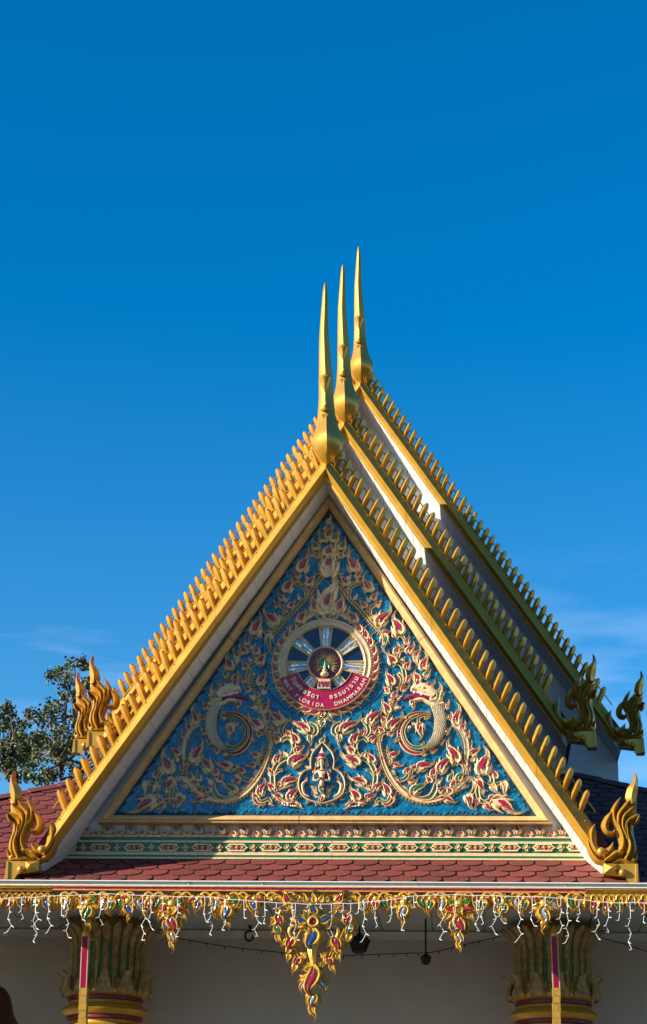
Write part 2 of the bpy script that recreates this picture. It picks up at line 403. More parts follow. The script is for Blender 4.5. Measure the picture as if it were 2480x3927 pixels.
for sgn in (-1, 1):
    P = [np.array([sgn*(hx(Y)), Y, rz(Y)+.03]) for Y in np.linspace(GY, YT, 16)]
    for a, b in zip(P[:-1], P[1:]):
        d = (b-a); sd_ = np.array([d[1], -d[0], 0]); sd_ /= np.linalg.norm(sd_)
        V = [a+sd_*.15-[0, 0, .05], a+[0, 0, .02], a-sd_*.15-[0, 0, .05], b*1-d*.02+sd_*.14-[0, 0, .06], b-d*.02+[0, 0, .005], b-d*.02-sd_*.14-[0, 0, .06]]
        obj('hip_tile', (V, [(0, 1, 4, 3), (1, 2, 5, 4), (0, 3, 5, 2), (0, 2, 1), (3, 4, 5)]), TILE, sk, False)
# eave: gutter, beam, soffit, porch wall
X8 = 8.25
GR = mat('gutter_paint', (.46, .49, .44), .45, 0, .15, 3, .05, 40)
zt, zb = zz(3381, -.13), zz(3401, -.13)
gut = obj('gutter', prism_x([(-.13, zb), (-.145, zb+.012), (-.12, zb+.014), (-.13, zt-.012), (-.145, zt-.010), (-.145, zt), (-.10, zt), (-.10, zb+.03), (-.03, zb+.02), (-.03, zb)], -X8, X8), GR, hall, False)
for z in (zt-.004, zb+.006):
    obj('gutter_lip', box(-X8, X8, -.16, -.132, z-.0055, z+.0055), WHITE, gut, False)
for x in (-1.45, -.62, 1.1, 2.75): obj('gutter_joint', box(x-.006, x+.006, -.142, -.11, zb+.016, zt-.014), GREYP, gut, False)
obj('eave_fascia', box(-X8, X8, -.065, .05, .015, zb-.004), GREYP, hall, False)
sof = obj('eave_soffit', box(-X8, X8, .05, 2.5, .075, .12), GREYP, hall, False)
for i in range(-12, 12):
    obj('soffit_panel', box(i*.62+.01, i*.62+.61, 0.06, 1.15, .055, .0745), GREYP, sof, False)
    obj('soffit_panel', box(i*.62+.01, i*.62+.61, 1.16, 2.2, .055, .0745), GREYP, sof, False)
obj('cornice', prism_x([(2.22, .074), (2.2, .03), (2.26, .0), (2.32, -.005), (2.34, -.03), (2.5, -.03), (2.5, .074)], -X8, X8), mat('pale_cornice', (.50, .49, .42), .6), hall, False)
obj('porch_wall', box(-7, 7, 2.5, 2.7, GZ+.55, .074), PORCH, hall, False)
obj('hall_wall', box(-7.2, 7.2, 2.71, 24, GZ+.5, .15), WALLW, hall, False)

# ------------------------------------------------------------------ pediment
YP = .55
ped = thing('pediment', 'triangular blue mosaic pediment with gilded scrolls and a temple emblem, framed in ochre', 'pediment', (0, YP, 1.12))
TRI = [np.array(p) for p in ((0, 4.945), (2.482, 1.105), (-2.482, 1.105))]
def tri(d):
    o = []
    for i in range(3):
        p, q, r = TRI[i-1], TRI[i], TRI[(i+1) % 3]
        a = (q-p)/np.linalg.norm(q-p); b = (r-q)/np.linalg.norm(r-q)
        na = np.array([-a[1], a[0]]); nb = np.array([-b[1], b[0]])
        bis = (na+nb)/np.linalg.norm(na+nb); o.append(q+bis*d/(bis@na))
    return o
obj('panel_board', extrude_xz([tuple(p) for p in tri(.04)][::-1], YP+.005, YP+.068), mat('dark_grout', (.012, .05, .085), .8), ped, False)
tiles = []
ct, st_ = math.cos(.72), math.sin(.72)
inn = tri(-.008)
def inside(p):
    for i in range(3):
        a, b = inn[i], inn[(i+1) % 3]; d = b-a
        if d[0]*(p[1]-a[1])-d[1]*(p[0]-a[0]) > 0: return False
    return True
for i in range(-130, 130):
    for j in range(-130, 130):
        u, v = i*.056+(j % 2)*.02, j*.040
        c = np.array([u*ct-v*st_, 3+u*st_+v*ct])
        if abs(c[0]) > 2.5 or not inside(c): continue
        tx, tz = random.gauss(0, .03), random.gauss(0, .03); a = random.uniform(-.07, .07)
        ok = True; q = []
        for du, dv in ((-.027, -.019), (.027, -.019), (.027, .019), (-.027, .019)):
            du += random.uniform(-.003, .003); dv += random.uniform(-.003, .003)
            rr = .72+a; p = c+np.array([du*math.cos(rr)-dv*math.sin(rr), du*math.sin(rr)+dv*math.cos(rr)])
            if not inside(p): ok = False
            q.append((p[0], YP-.003-tx*(p[0]-c[0])-tz*(p[1]-c[1]), p[1]))
        if ok: tiles.append((q, [(0, 1, 2, 3)]))
obj('mosaic', join(tiles), BLUE, ped, False)['kind'] = 'stuff'
FP = [(-.005, YP+.005), (.0, YP-.03), (.03, YP-.07), (.06, YP-.095), (.066, YP-.075), (.09, YP-.07), (.096, YP+.068)]
for s, cutl in ((0, [0, .45, 1]), (1, [0, .555, 1]), (2, [0, .55, 1])):
    for a, b in zip(cutl[:-1], cutl[1:]):
        V = []
        for d, y in FP:
            T = tri(d); p, q = T[s], T[(s+1) % 3]
            T0 = tri(.05); p0, q0 = T0[s], T0[(s+1) % 3]; dirv = q0-p0; L2 = dirv@dirv
            def at(t, end):
                if t in (0, 1): return p if t == 0 else q
                e = (q-p)/np.linalg.norm(q-p); base = p0+dirv*t; return p+e*((base-p)@e)
            A_, B_ = at(a, 0), at(b, 1)
            ee = (q-p)/np.linalg.norm(q-p)
            if b < 1: B_ = B_-ee*.008
            V += [(A_[0], y, A_[1]), (B_[0], y, B_[1])]
        F = [(2*i, 2*i+1, 2*i+3, 2*i+2) for i in range(len(FP)-1)]
        F += [tuple(range(0, 2*len(FP), 2)), tuple(range(1, 2*len(FP), 2))[::-1]]
        obj('frame_moulding', (V, F), FRAME, ped, False)
for P in ([(1519, 2338), (1507, 2345), (1497, 2420), (1497, 2490), (1485, 2540), (1486, 2600), (1460, 2660), (1400, 2720)],):
    for m in (1, -1):
        c, ww = smooth_line([u2(x, y, YP) for x, y in P], [.012]*len(P)); c = c*np.array([m, 1])
        obj('panel_joint', ribbon(c, ww/2, ww/2, 'flat', YP-.002, .006), FELT, ped, False)

CROP = {'A': (1360, 2300, .3687), 'B': (1430, 2580, .3687), 'C': (1430, 2840, .3687), 'D': (1700, 2700, .3917), 'E': (1230, 2700, .3687),
        'F': (1100, 1960, .3687), 'G': (1240, 2150, .3687), 'H': (1100, 2780, .3456), 'I': (1060, 2330, .4608), 'J': (1030, 3390, .3917)}
MP = mpx(YP)
def cp(c, x, y, Y=YP): ox, oy, s = CROP[c]; return u2(ox+x*s, oy+y*s, Y)
def both(c, L_, S_=(), mirror=True, Y=YP, parent=None, wfac=1.22, name='flame_leaf'):
    parent = parent or ped; s = CROP[c][2]*MP
    for m in ((1, -1) if mirror else (1,)):
        mm = np.array([m, 1])
        for r in S_:
            P, W, inl = r[:3]
            stem(parent, [cp(c, *p, Y)*mm for p in P], W*s*1.5 if np.isscalar(W) else [q*s*1.15 for q in W], Y, r[3] if len(r) > 3 else ORN, inl, h=.036, serr=0 if np.isscalar(W) else 30*s, prof=None if inl else 'leaf')
        for bx, by, tx, ty, wd, gm in L_:
            b, t = cp(c, bx, by, Y)*mm, cp(c, tx, ty, Y)*mm
            bend = (1 if (tx-bx) < -8 else -1)*m
            leaf(parent, b-(t-b)*.06, t+(t-b)*.13, wd*s*wfac, gm, Y, ORN, bend=bend, name=name)
both('F', [(695,628,680,428,118,'r'),(728,695,768,590,52,'r'),(745,745,792,655,62,'r'),(618,775,583,650,82,'r'),(640,712,657,650,42,'w'),(612,862,588,790,52,'r')],
     [([(638,830),(648,780),(690,757),(770,752)],28,'g')])
both('G', [(242,352,203,285,52,'r'),(335,405,338,340,42,None),(465,322,443,155,102,'r'),(510,412,548,313,60,'r'),(425,492,393,398,72,'r'),(552,482,587,395,56,'r'),(468,432,459,373,42,None),(472,535,470,458,46,'r'),(472,602,436,548,42,'r'),
           (172,532,164,360,112,'r'),(312,642,288,490,96,'r'),(236,572,240,525,40,None),(128,604,78,540,70,'g')],
     [([(50,105),(120,190),(200,305),(270,402),(350,482),(430,572),(500,652),(560,722),(612,790)],[40,36,32,32,36,32,30,26,20],'g'),
      ([(490,565),(494,500),(530,472),(567,482)],24,'g'),([(80,470),(150,540),(250,602),(322,662)],36,None),([(270,420),(268,330),(300,270),(370,245),(400,235)],28,'g')])
both('A', [(255,262,350,65,106,'r'),(235,292,220,178,52,'r'),(185,202,217,133,46,None),(272,332,302,268,50,'g'),(302,362,372,308,60,'r'),(300,365,345,552,66,'g'),
           (455,352,440,138,116,'r'),(412,384,393,318,52,None),(500,362,508,285,42,None),(545,462,545,358,48,'r'),(440,562,435,453,72,'r'),(485,522,497,438,46,'w'),(560,557,602,443,76,'r'),(397,664,368,538,96,'r'),(490,642,512,588,46,'w'),(540,722,560,618,72,'r'),(545,842,578,768,52,'r'),(635,602,662,483,60,'r'),(638,598,625,692,48,None),(720,722,715,558,90,'r'),(742,802,772,708,62,'g'),(650,842,640,733,78,'r')],
     [([(255,278),(290,243),(342,236)],22,'g'),([(435,412),(455,375),(495,385),(522,430)],26,'g'),([(448,610),(468,542),(510,525),(552,562)],30,'g'),([(393,694),(430,660),(490,690),(515,760),(520,830),(500,880)],32,'g'),([(668,852),(700,802),(748,832)],24,'g')])
both('B', [(190,122,168,-35,86,'r'),(152,192,118,128,48,'r'),(305,192,368,113,56,'r'),(348,95,395,8,52,'r'),(220,255,240,168,62,'r'),(170,217,117,198,42,None),(250,275,303,212,46,None),(225,325,243,278,56,'r'),(190,312,173,262,42,None),(152,412,123,258,78,'r'),(212,372,300,338,52,None),(115,514,93,423,62,'r'),(180,584,288,408,92,'r'),(95,624,67,538,62,'r'),(172,655,218,598,56,'r'),(62,765,42,688,42,None)],
     [([(258,5),(302,60),(292,122),(252,175)],[34,40,30,10],'g'),([(185,185),(190,132),(218,122)],20,'g'),([(215,230),(200,300),(165,400),(130,500),(108,580),(70,660),(63,735),(75,812),(95,875)],[18,26,28,28,28,28,30,30,30],None),([(76,720),(90,650),(130,625),(167,658)],28,'g')])
both('C', [(118,182,68,192,52,'r'),(192,174,268,97,66,'r'),(212,264,318,237,56,'r'),(188,328,260,372,46,'w'),(218,420,325,458,52,'r'),(298,500,397,516,46,'w'),(350,560,425,604,46,'r'),(438,590,532,568,42,'w'),(345,344,377,253,62,'r'),(418,304,474,233,62,'r'),(478,292,628,198,86,'r'),(368,432,462,393,56,'r'),(380,384,437,348,42,None),(415,548,538,397,84,'g'),(590,434,568,343,62,'r'),(630,364,628,258,72,'r'),(700,324,770,112,92,'r'),(668,454,707,378,52,None),(688,544,744,463,56,'r'),(690,610,800,570,50,'r'),(412,598,398,652,42,None),(600,632,680,600,40,'r'),
           (150,564,138,392,78,'r'),(190,604,228,528,62,'r'),(62,652,0,672,42,None)],
     [([(148,55),(156,140),(188,210),(172,262)],[12,24,34,20],None),([(60,40),(88,160),(120,262),(172,372),(242,472),(322,552),(412,602),(520,632),(622,627),(722,597),(800,552),(880,505)],[26,34,38,44,48,48,44,42,42,42,40,38],None),
      ([(228,402),(300,415),(350,382),(372,330)],28,'g'),([(400,352),(410,312),(450,310),(472,342)],22,'g'),([(500,612),(590,592),(640,522),(652,448)],44,'g'),([(640,402),(655,347),(690,330),(717,357)],26,'g'),
      ([(30,652),(60,612),(100,632),(150,642),(172,592),(128,568)],26,'g'),([(90,660),(160,664),(208,612),(215,562)],[20,40,44,16],'r')])
both('D', [(130,194,122,3,78,'r'),(185,254,196,163,62,'r'),(230,334,236,248,52,'r'),(262,434,261,353,42,'r'),(275,504,342,408,72,'r'),(288,564,302,488,42,None),(235,654,252,588,52,'r'),(115,564,78,338,102,'r'),(100,604,68,568,42,None),(205,604,194,513,62,'r'),(76,754,68,648,66,'g'),(150,754,177,643,82,'g'),(102,804,95,738,66,'r'),(66,864,43,798,66,'r'),(15,932,138,942,62,'r'),(168,812,244,788,52,'w'),(248,744,294,703,52,'w'),(318,748,430,838,82,'r'),(368,848,408,903,46,'w'),(230,898,308,1022,82,'r'),(325,928,330,1028,56,'r'),(398,984,494,1028,62,'r'),(458,932,538,883,56,'r'),(498,956,778,1032,112,'r'),
           (390,674,388,437,128,'r'),(505,724,494,613,56,'r'),(466,798,558,864,62,None),(583,768,642,898,62,None)],
     [([(85,202),(150,240),(200,310),(226,400),(228,500),(215,585),(235,700)],[34,46,50,48,44,38,24],None,SCALEM),([(120,602),(140,572),(185,590),(210,640),(205,695)],26,'g'),([(290,728),(310,790),(290,862),(238,902)],30,'g'),([(310,758),(330,832),(345,922),(390,962),(440,952),(462,918)],32,'g'),
      ([(372,686),(440,680),(475,720),(470,780),(428,770)],32,'g'),([(498,792),(550,782),(583,768)],28,'g'),([(240,720),(160,790),(90,850),(20,900)],[36,42,40,36],None)])
both('E', [(225,284,398,107,82,'r'),(188,328,210,438,56,'g'),(510,204,617,7,92,'r'),(455,190,472,125,62,None),(545,304,577,208,56,'r'),(520,394,578,298,66,'r'),(345,404,366,257,92,'r'),(420,334,441,248,62,'r'),(332,504,266,412,78,'r'),(375,632,226,470,112,'r'),(440,554,456,478,52,None),(530,604,519,487,78,'r'),(560,634,583,568,42,None),(580,744,607,628,58,'r'),(568,892,632,778,66,'r'),(452,834,292,717,82,'r'),(500,854,498,797,46,'r'),
           (378,994,328,828,88,'r'),(478,984,568,918,72,'r'),(305,1046,233,1080,46,None)],
     [([(215,198),(150,232),(133,292),(172,335)],38,'g'),([(232,268),(185,272),(180,300)],18,None),([(448,188),(490,232),(500,292),(468,345)],34,'g'),([(492,392),(450,355),(390,370),(360,432),(370,512),(415,556)],34,'g'),([(402,642),(395,592),(440,570),(510,612),(555,682),(570,762),(560,852),(528,915)],38,'g'),([(468,690),(520,702),(552,748)],26,'g'),([(430,862),(490,882),(502,905)],24,None),
      ([(290,1050),(345,1010),(420,1035),(480,1000),(545,965)],[20,36,40,36,16],None)])
for m in (1, -1):      # open jaws of the two mask heads at the foot of the panel
    mm = np.array([m, 1]); s = CROP['E'][2]*MP
    lip = stem(ped, [cp('E', *p)*mm for p in ((288,1072),(370,1040),(412,1052),(475,1018))], [6*s,16*s,16*s,6*s], YP, GEM['r'], None, h=.05, name='mask_lip')
    for (x, y, r) in ((312,1066,9),(330,1066,10),(348,1064,10),(367,1062,11),(400,1052,17),(432,1056,10),(452,1040,13)):
        p = cp('E', x, y)*mm
        obj('tooth', ball((p[0], YP-.03, p[1]), r*s, 8, 5), TOOTH, lip)
# crown of flames at the top of the panel
def sym(c, ax, L_, **k):
    both(c, L_, mirror=False, **k); both(c, [(2*ax-a, b, 2*ax-c_, d, e_, g) for a, b, c_, d, e_, g in L_ if abs(a-ax) > 4 or abs(c_-ax) > 12], mirror=False, **k)
sym('F', 436, [(436,668,436,300,150,None),(437,140,438,38,54,None),(436,285,436,148,92,'r'),(396,204,398,138,38,None),(382,324,358,192,98,'g'),(432,464,438,338,130,'r'),(432,594,436,428,124,'r'),(302,404,285,288,88,'g'),(315,484,298,418,62,'r'),(268,474,243,368,64,'g'),(355,454,355,378,54,'g'),(372,564,362,468,54,'g'),(402,618,283,642,64,'g'),(320,500,318,470,30,None)])
sym('G', 40, [(40,545,40,150,215,None), (40,500,40,260,120,'r'), (40,520,40,420,70,'g'), (40,610,40,530,84,'r')])

# dragons
def dragon(m):
    mm = np.array([m, 1]); s = CROP['B'][2]*MP
    def pl(L_): return [cp('B', *p)*mm for p in L_]
    c, ww = smooth_line(pl([(640,318),(686,420),(698,520),(688,610),(650,700),(590,765),(525,805)]), [x*s for x in (104,122,126,122,106,78,40)], 5)
    d = obj('dragon', ribbon(c, ww/2, ww/2, 'round', YP, .06), SCALEM, ped, ang=50)
    d['label'] = 'scaled dragon with curled tail on the %s side, tongue out towards the emblem' % ('right' if m > 0 else 'left')
    sc = []
    T = np.gradient(c, axis=0); T /= np.linalg.norm(T, axis=1)[:, None]
    for i in range(1, len(c)-1):
        nl = np.array([-T[i, 1], T[i, 0]])
        for j in range(-2, 3):
            off = (j+.5*(i % 2))*.2
            if abs(off) > .46: continue
            p = c[i]+nl*off*ww[i]*.9; hh = .06*math.sqrt(max(0, 1-(off*1.8)**2))
            g, _ = leaf_geo(p-T[i]*.02, p+T[i]*.034, .036*(ww[i]/ww[6]), YP-hh*.85, .014, 1, None, True)
            sc.append(g)
    obj('scales', join(sc), SCALEM, d, ang=30)['kind'] = 'stuff'
    def st(P, W, mt, inl=None, h=.034, nm='scroll_stem', prof=None):
        c_, w_ = smooth_line(pl(P), [x*s*1.3 for x in W]); 
        o = obj(nm, ribbon(c_, w_/2, w_/2, prof or ('groove' if inl else 'round'), YP, h), mt, d, ang=50)
        return c_, w_
    def st2(P, W, inl, nm='tail_ring'):
        c_, w_ = st(P, W, ORN, inl, nm=nm)
        obj('inlay', ribbon(c_[1:-1], w_[1:-1]*.22, w_[1:-1]*.22, [(-1,0),(0,1),(1,0)], YP-.016, .012), GEM[inl], d)
    st2([(540,835),(430,838),(340,788),(282,692),(276,592),(322,502),(420,432),(592,412)], [14,40,44,40,36,34,30,18], 'r')
    st2([(528,735),(490,782),(390,760),(332,682),(322,592),(362,512),(430,462),(520,432),(605,432)], [8,30,30,26,24,22,20,18,12], 'g')
    st2([(542,545),(490,532),(470,492),(510,452),(600,452)], [14,24,24,24,14], 'g', 'scroll_stem')
    st([(398,200),(420,165),(470,165),(540,190),(600,195),(640,230)], [14,50,66,72,70,40], ORN, h=.062, nm='snout')
    st([(398,300),(460,285),(520,282),(575,312),(660,338),(735,318)], [14,36,34,36,44,30], ORN, h=.05, nm='jaw')
    st([(300,292),(360,262),(420,245),(500,248),(588,262)], [4,26,36,34,22], GEM['r'], h=.045, nm='tongue')
    st([(428,212),(480,218),(530,232),(592,248)], [20,24,24,18], TOOTH, h=.055, nm='teeth')
    st([(425,185),(500,150),(580,185),(640,240)], [30,70,96,60], ORN, h=.07, nm='brow')
    p = cp('B', 520, 165)*mm; obj('eye', ball((p[0], YP-.072, p[1]), 13*s, 8, 5), TOOTH, d)
    p = cp('B', 408, 170)*mm; obj('nostril', ball((p[0], YP-.05, p[1]), 16*s, 8, 5), ORN, d)
    for x, y, r in ((430,212,15), (508,232,14)):
        p = cp('B', x, y)*mm; obj('tooth', ball((p[0], YP-.045, p[1]), r*s, 8, 5), TOOTH, d)
    st([(590,300),(650,282),(664,235),(640,202)], [16,28,28,14], ORN, h=.06, nm='cheek_curl')
    for bx, by, tx, ty, wd, gm in ((470,155,438,-5,82,'r'),(545,186,642,62,92,'r'),(655,310,680,95,132,'g'),(420,286,398,404,68,'r'),(440,160,404,130,36,'r'),(715,250,735,180,50,None),
          (752,384,776,268,68,'r'),(778,494,802,402,62,'r'),(748,644,804,538,68,'r'),(688,742,754,672,62,'r'),(598,832,674,772,62,'r'),(515,866,570,832,52,None),
          (500,530,463,712,98,'r'),(545,494,598,432,40,None),(332,484,313,438,42,None),(275,690,206,722,54,None),(372,560,374,628,44,'g'),(430,560,412,500,50,None),(520,760,525,712,40,None)):
        b, t = cp('B', bx, by)*mm, cp('B', tx, ty)*mm
        leaf(d, b, t, wd*s, None, YP, ORN, bend=(1 if tx < bx else -1)*m, name='mane_leaf', h=.045 if wd < 90 else .06)
        if gm:
            q = b+(t-b)*.33; e1 = (t-b)/np.linalg.norm(t-b); Lg = np.linalg.norm(t-b)*.19
            gc = [q-e1*Lg, q-e1*Lg*.5, q, q+e1*Lg*.5, q+e1*Lg]
            obj('gem', ribbon(gc, np.array([.02,.8,1,.7,.02])*wd*s*.19, np.array([.02,.8,1,.7,.02])*wd*s*.19, [(-1,0),(-.7,.85),(0,1),(.7,.85),(1,0)], YP-.026-(.01 if wd > 90 else 0), .022, sink=False), GEM[gm], d, ang=25)
dragon(1); dragon(-1)

# medallion
MC = cp('I', 406, 474); ms = CROP['I'][2]*MP
def pol(r, a): return np.array([MC[0]+r*ms*math.cos(math.radians(a)), MC[1]+r*ms*math.sin(math.radians(a))])
def arc(r, a0, a1, n): return np.array([pol(r, a) for a in np.linspace(a0, a1, n)])
med = obj('medallion', ribbon(arc(368, -20, 200, 60), 35*ms, 35*ms, [(-1,0),(-.95,.8),(-.7,1),(-.5,.8),(.1,.72),(.5,.9),(.8,.8),(1,0)], YP, .055, sink=False), RING, ped, ang=40)
med['label'] = 'round wheel emblem with mirrored spokes, flame centre and crimson name banner'
def disc(r, n, Y, c=MC): return [(c[0], Y, c[1])]+[(c[0]+r*math.cos(2*math.pi*k/n), Y, c[1]+r*math.sin(2*math.pi*k/n)) for k in range(n)], [(0, k+1, (k+1) % n+1) for k in range(n)]
obj('wheel_field', disc(350*ms, 48, YP-.012), NAVY, med, False)
obj('wheel_rim', ribbon(arc(332, -15, 195, 44), 6*ms, 6*ms, 'round', YP, .04, sink=False), RING, med)
for a in (90, 140, 40, 186, -6, 232, -52):
    e_ = np.array([math.cos(math.radians(a)), math.sin(math.radians(a))]); f_ = np.array([-e_[1], e_[0]])
    r0, r1 = (150, 340) if a not in (232, -52) else (150, 250)
    P = [MC+e_*r*ms for r in np.linspace(r0, r1, 6)]
    wd = np.linspace(40, 64, 6)*ms if r1 > 300 else np.linspace(40, 52, 6)*ms
    spk = obj('spoke', ribbon(P, wd, wd, [(-1,0),(-.97,1),(-.86,1),(-.82,.5),(-.14,.5),(-.1,1),(.1,1),(.14,.5),(.82,.5),(.86,1),(.97,1),(1,0)], YP-.012, .03, sink=False), RING, med, ang=30)
    for u in (-.66, -.3, .3, .66):
        for q in range(5):
            t0, t1 = q/5+.012, (q+1)/5-.012
            ra, rb = r0+(r1-r0)*(.05+.86*t0), r0+(r1-r0)*(.05+.86*t1)
            wa, wb = np.interp([ra, rb], np.linspace(r0, r1, 6), wd)
            tl = random.gauss(0, .05); y0 = YP-.0285
            V = []
            for rr_, w_ in ((ra, wa), (rb, wb)):
                for du in (-.14, .14):
                    p = MC+e_*rr_*ms+f_*(u+du)*w_; V.append((p[0], y0-tl*du*w_*3, p[1]))
            obj('mirror_piece', (V, [(0, 1, 3, 2)]), MIRROR if u in (-.3, .3) else SCALEM, spk, False)
    for sg in (-1, 1):
        b = MC+e_*(r1-2)*ms+f_*sg*wd[-1]*.5
        if r1 > 300: leaf(med, b, b-e_*52*ms, 40*ms, None, YP-.02, RING, name='spoke_leaf', h=.03)
hub = obj('hub_ring', ribbon(arc(146, 0, 360, 49), 13*ms, 13*ms, 'round', YP-.01, .055, sink=False), RING, med)
obj('hub_field', disc(140*ms, 40, YP-.046), mat('maroon_glass', (.20, .012, .075), .25, 0, .2, 40), med, False)
HC = pol(8, 270)
for i, a in enumerate(np.linspace(-62, 242, 21)):
    if 225 < a or a < -45: continue
    for rr_, ln, wd in ((60, 56, 24), (84, 34, 18)):
        e_ = np.array([math.cos(math.radians(a)), math.sin(math.radians(a))]); b = HC+e_*rr_*ms*.8+np.array([0, -18*ms])
        t = HC+e_*(rr_+ln)*ms*np.array([1, 1])+np.array([0, (6+22*max(0, e_[1]))*ms])-np.array([0, 10*ms])
        leaf(med, b, t, wd*ms, None, YP-.047, RING, name='halo_leaf', h=.03 if rr_ == 60 else .022)
g, _ = leaf_geo(pol(70, 270), pol(50, 90), 92*ms, YP-.06, .025, 1, None, True)
obj('halo_core', g, GEM['g'], med)
bud = [(28,0),(34,8),(36,20),(28,34),(14,40),(20,46),(22,54),(14,62),(9,68),(14,74),(13,82),(7,92),(4,106),(2.5,126),(.5,146)]
pb = pol(120, 270)
obj('reliquary', lathe([(r*ms, z*ms) for r, z in bud], (pb[0], YP-.09, pb[1]), 14), RING, med)
# banner
n = 40; V = []; F = []
ang_ = np.linspace(199.5, 340.5, n)
for a in ang_:
    for r, y in ((242, YP-.02), (242, YP-.062), (406, YP-.062), (406, YP-.02)):
        p = pol(r, a); V.append((p[0], y, p[1]))
for i in range(n-1):
    for j in range(3): F.append((i*4+j, i*4+j+1, i*4+4+j+1, i*4+4+j))
F += [(0, 1, 2, 3), (n*4-4, n*4-3, n*4-2, n*4-1)]
ban = obj('banner', (V, F), CRIM, med, False)
for r in (240, 408): obj('banner_edge', ribbon(arc(r, 199.2, 340.8, 44), 5*ms, 5*ms, 'round', YP-.02, .056, sink=False), RING, med)
for a in (199.4, 340.6): obj('banner_edge', ribbon([pol(r, a) for r in np.linspace(240, 408, 5)], 5*ms, 5*ms, 'round', YP-.02, .056, sink=False), RING, med)
def text_mesh(s, size):
    cu = bpy.data.curves.new('letter', 'FONT'); cu.body = s; cu.size = size; cu.align_x = 'CENTER'; cu.extrude = size*.06; cu.offset = size*.018
    o = bpy.data.objects.new('letter', cu); COL.objects.link(o)
    dg = bpy.context.evaluated_depsgraph_get(); me = o.evaluated_get(dg).to_mesh()
    V = np.array([v.co[:] for v in me.vertices]); F = [tuple(p.vertices) for p in me.polygons]
    o.evaluated_get(dg).to_mesh_clear(); bpy.data.objects.remove(o); bpy.data.curves.remove(cu)
    return V, F
def arc_text(chars, r, a0, a1, size, parent, m_):
    n = len(chars)
    for i, ch in enumerate(chars):
        if ch == ' ': continue
        a = a0+(a1-a0)*i/(n-1); V, F = text_mesh(ch, size)
        if len(V) == 0: continue
        p = pol(r, a); t = math.radians(a+90); ex = np.array([math.cos(t), math.sin(t)]); ey = np.array([-ex[1], ex[0]])
        W = [(p[0]+v[0]*ex[0]+v[1]*ey[0], YP-.066-v[2], p[1]+v[0]*ex[1]+v[1]*ey[1]) for v in V]
        obj('letter', (W, F), m_, parent, False)
LET = mat('letter_cream', (.74, .62, .40), .5, 0, .15)
arc_text(list('WAT FLORIDA  DHAMMARAM'), 384, 206, 335, 46*ms, ban, LET)
arc_text(['ว', 'ั', 'ด', 'ฟ', 'ล', 'อ', 'ริ', 'ด', 'า', ' ', 'ธ', 'ร', 'ร', 'ม', 'า', 'ร', 'า', 'ม'] if False else ['วั', 'ด', 'ฟ', 'ล', 'อ', 'ริ', 'ด', 'า', ' ', ' ', 'ธ', 'ร', 'ร', 'ม', 'า', 'ร', 'า', 'ม'], 318, 207, 333, 56*ms, ban, LET)
pq = [cp('I', *p) for p in ((352, 608), (450, 608), (456, 688), (342, 688))]
plq = obj('date_plaque', extrude_xz([tuple(p) for p in pq], YP-.085, YP-.03), RING, med, False)
V, F = text_mesh('1993', 66*ms); pc = cp('I', 400, 674)
obj('date', ([(pc[0]+v[0]*.95, YP-.089-v[2], pc[1]+v[1]) for v in V], F), GEM['r'], med, False)
# leaves round the ring
for m in (1, -1):
    for k, a in enumerate(np.linspace(48, -80, 13)):
        ln = 96; wd = 78
        b = pol(396, a-3); t = pol(402+ln, a+7)
        mm = lambda p: np.array([MC[0]+m*(p[0]-MC[0]), p[1]])
        leaf(ped, mm(b), mm(t), wd*ms, 'r', YP, ORN, bend=m, name='ring_leaf', h=.045)
        b2 = pol(400, a+3.2); t2 = pol(402+ln*.55, a+10)
        leaf(ped, mm(b2), mm(t2), wd*.5*ms, None, YP, ORN, bend=m, name='ring_leaf', h=.03)
both('E', [(14,90,14,175,72,'r'),(14,165,12,300,66,'g')], mirror=False)
both('E', [(62,130,150,170,66,'g')])

# praying deity in its ogive
s = CROP['H'][2]*MP
AX = 0.0
def H(x, y): p = cp('H', x, y); return p
ax = H(390, 500)[0]
dei = obj('deity', join([ribbon(*[smooth_line([H(x, y) for x, y in ((268,492),(264,400),(290,312),(350,242),(396,206),(448,250),(500,312),(524,400),(514,492))], [20*s/2]*9)[i] for i in (0, 1, 1)], 'round', YP, .05),
     ribbon(*[smooth_line([H(x, y) for x, y in ((268,490),(190,520),(142,592),(132,682),(162,772),(240,832),(340,866),(390,872),(446,862),(540,828),(612,772),(642,690),(634,600),(590,528),(514,490))], [20*s/2]*15)[i] for i in (0, 1, 1)], 'round', YP, .05)]), ORN, ped)
dei['label'] = 'small praying crowned deity inside a leaf-edged frame at the foot of the panel'
for bx, by, tx, ty, g_ in ((398,206,402,98,'g'),(340,246,325,185,'g'),(295,300,262,250,None),(262,400,220,340,None),(245,488,195,435,None),(160,560,120,505,None),(132,650,86,605,None),(135,740,88,715,None),(170,790,125,805,'g'),(250,845,200,880,'g'),(335,872,318,905,None),
        (455,250,470,190,'g'),(500,310,535,258,'g'),(526,410,560,345,'g'),(545,495,600,440,'g'),(618,575,650,505,'g'),(645,665,690,615,'g'),(635,750,690,720,'g'),(590,830,645,808,'g'),(480,868,560,890,'g'),(440,872,455,905,None)):
    leaf(ped, H(bx, by), H(tx, ty), (40 if by > 210 else 76)*s, g_, YP, ORN, name='border_leaf', bend=1 if tx < bx else -1, h=.035)
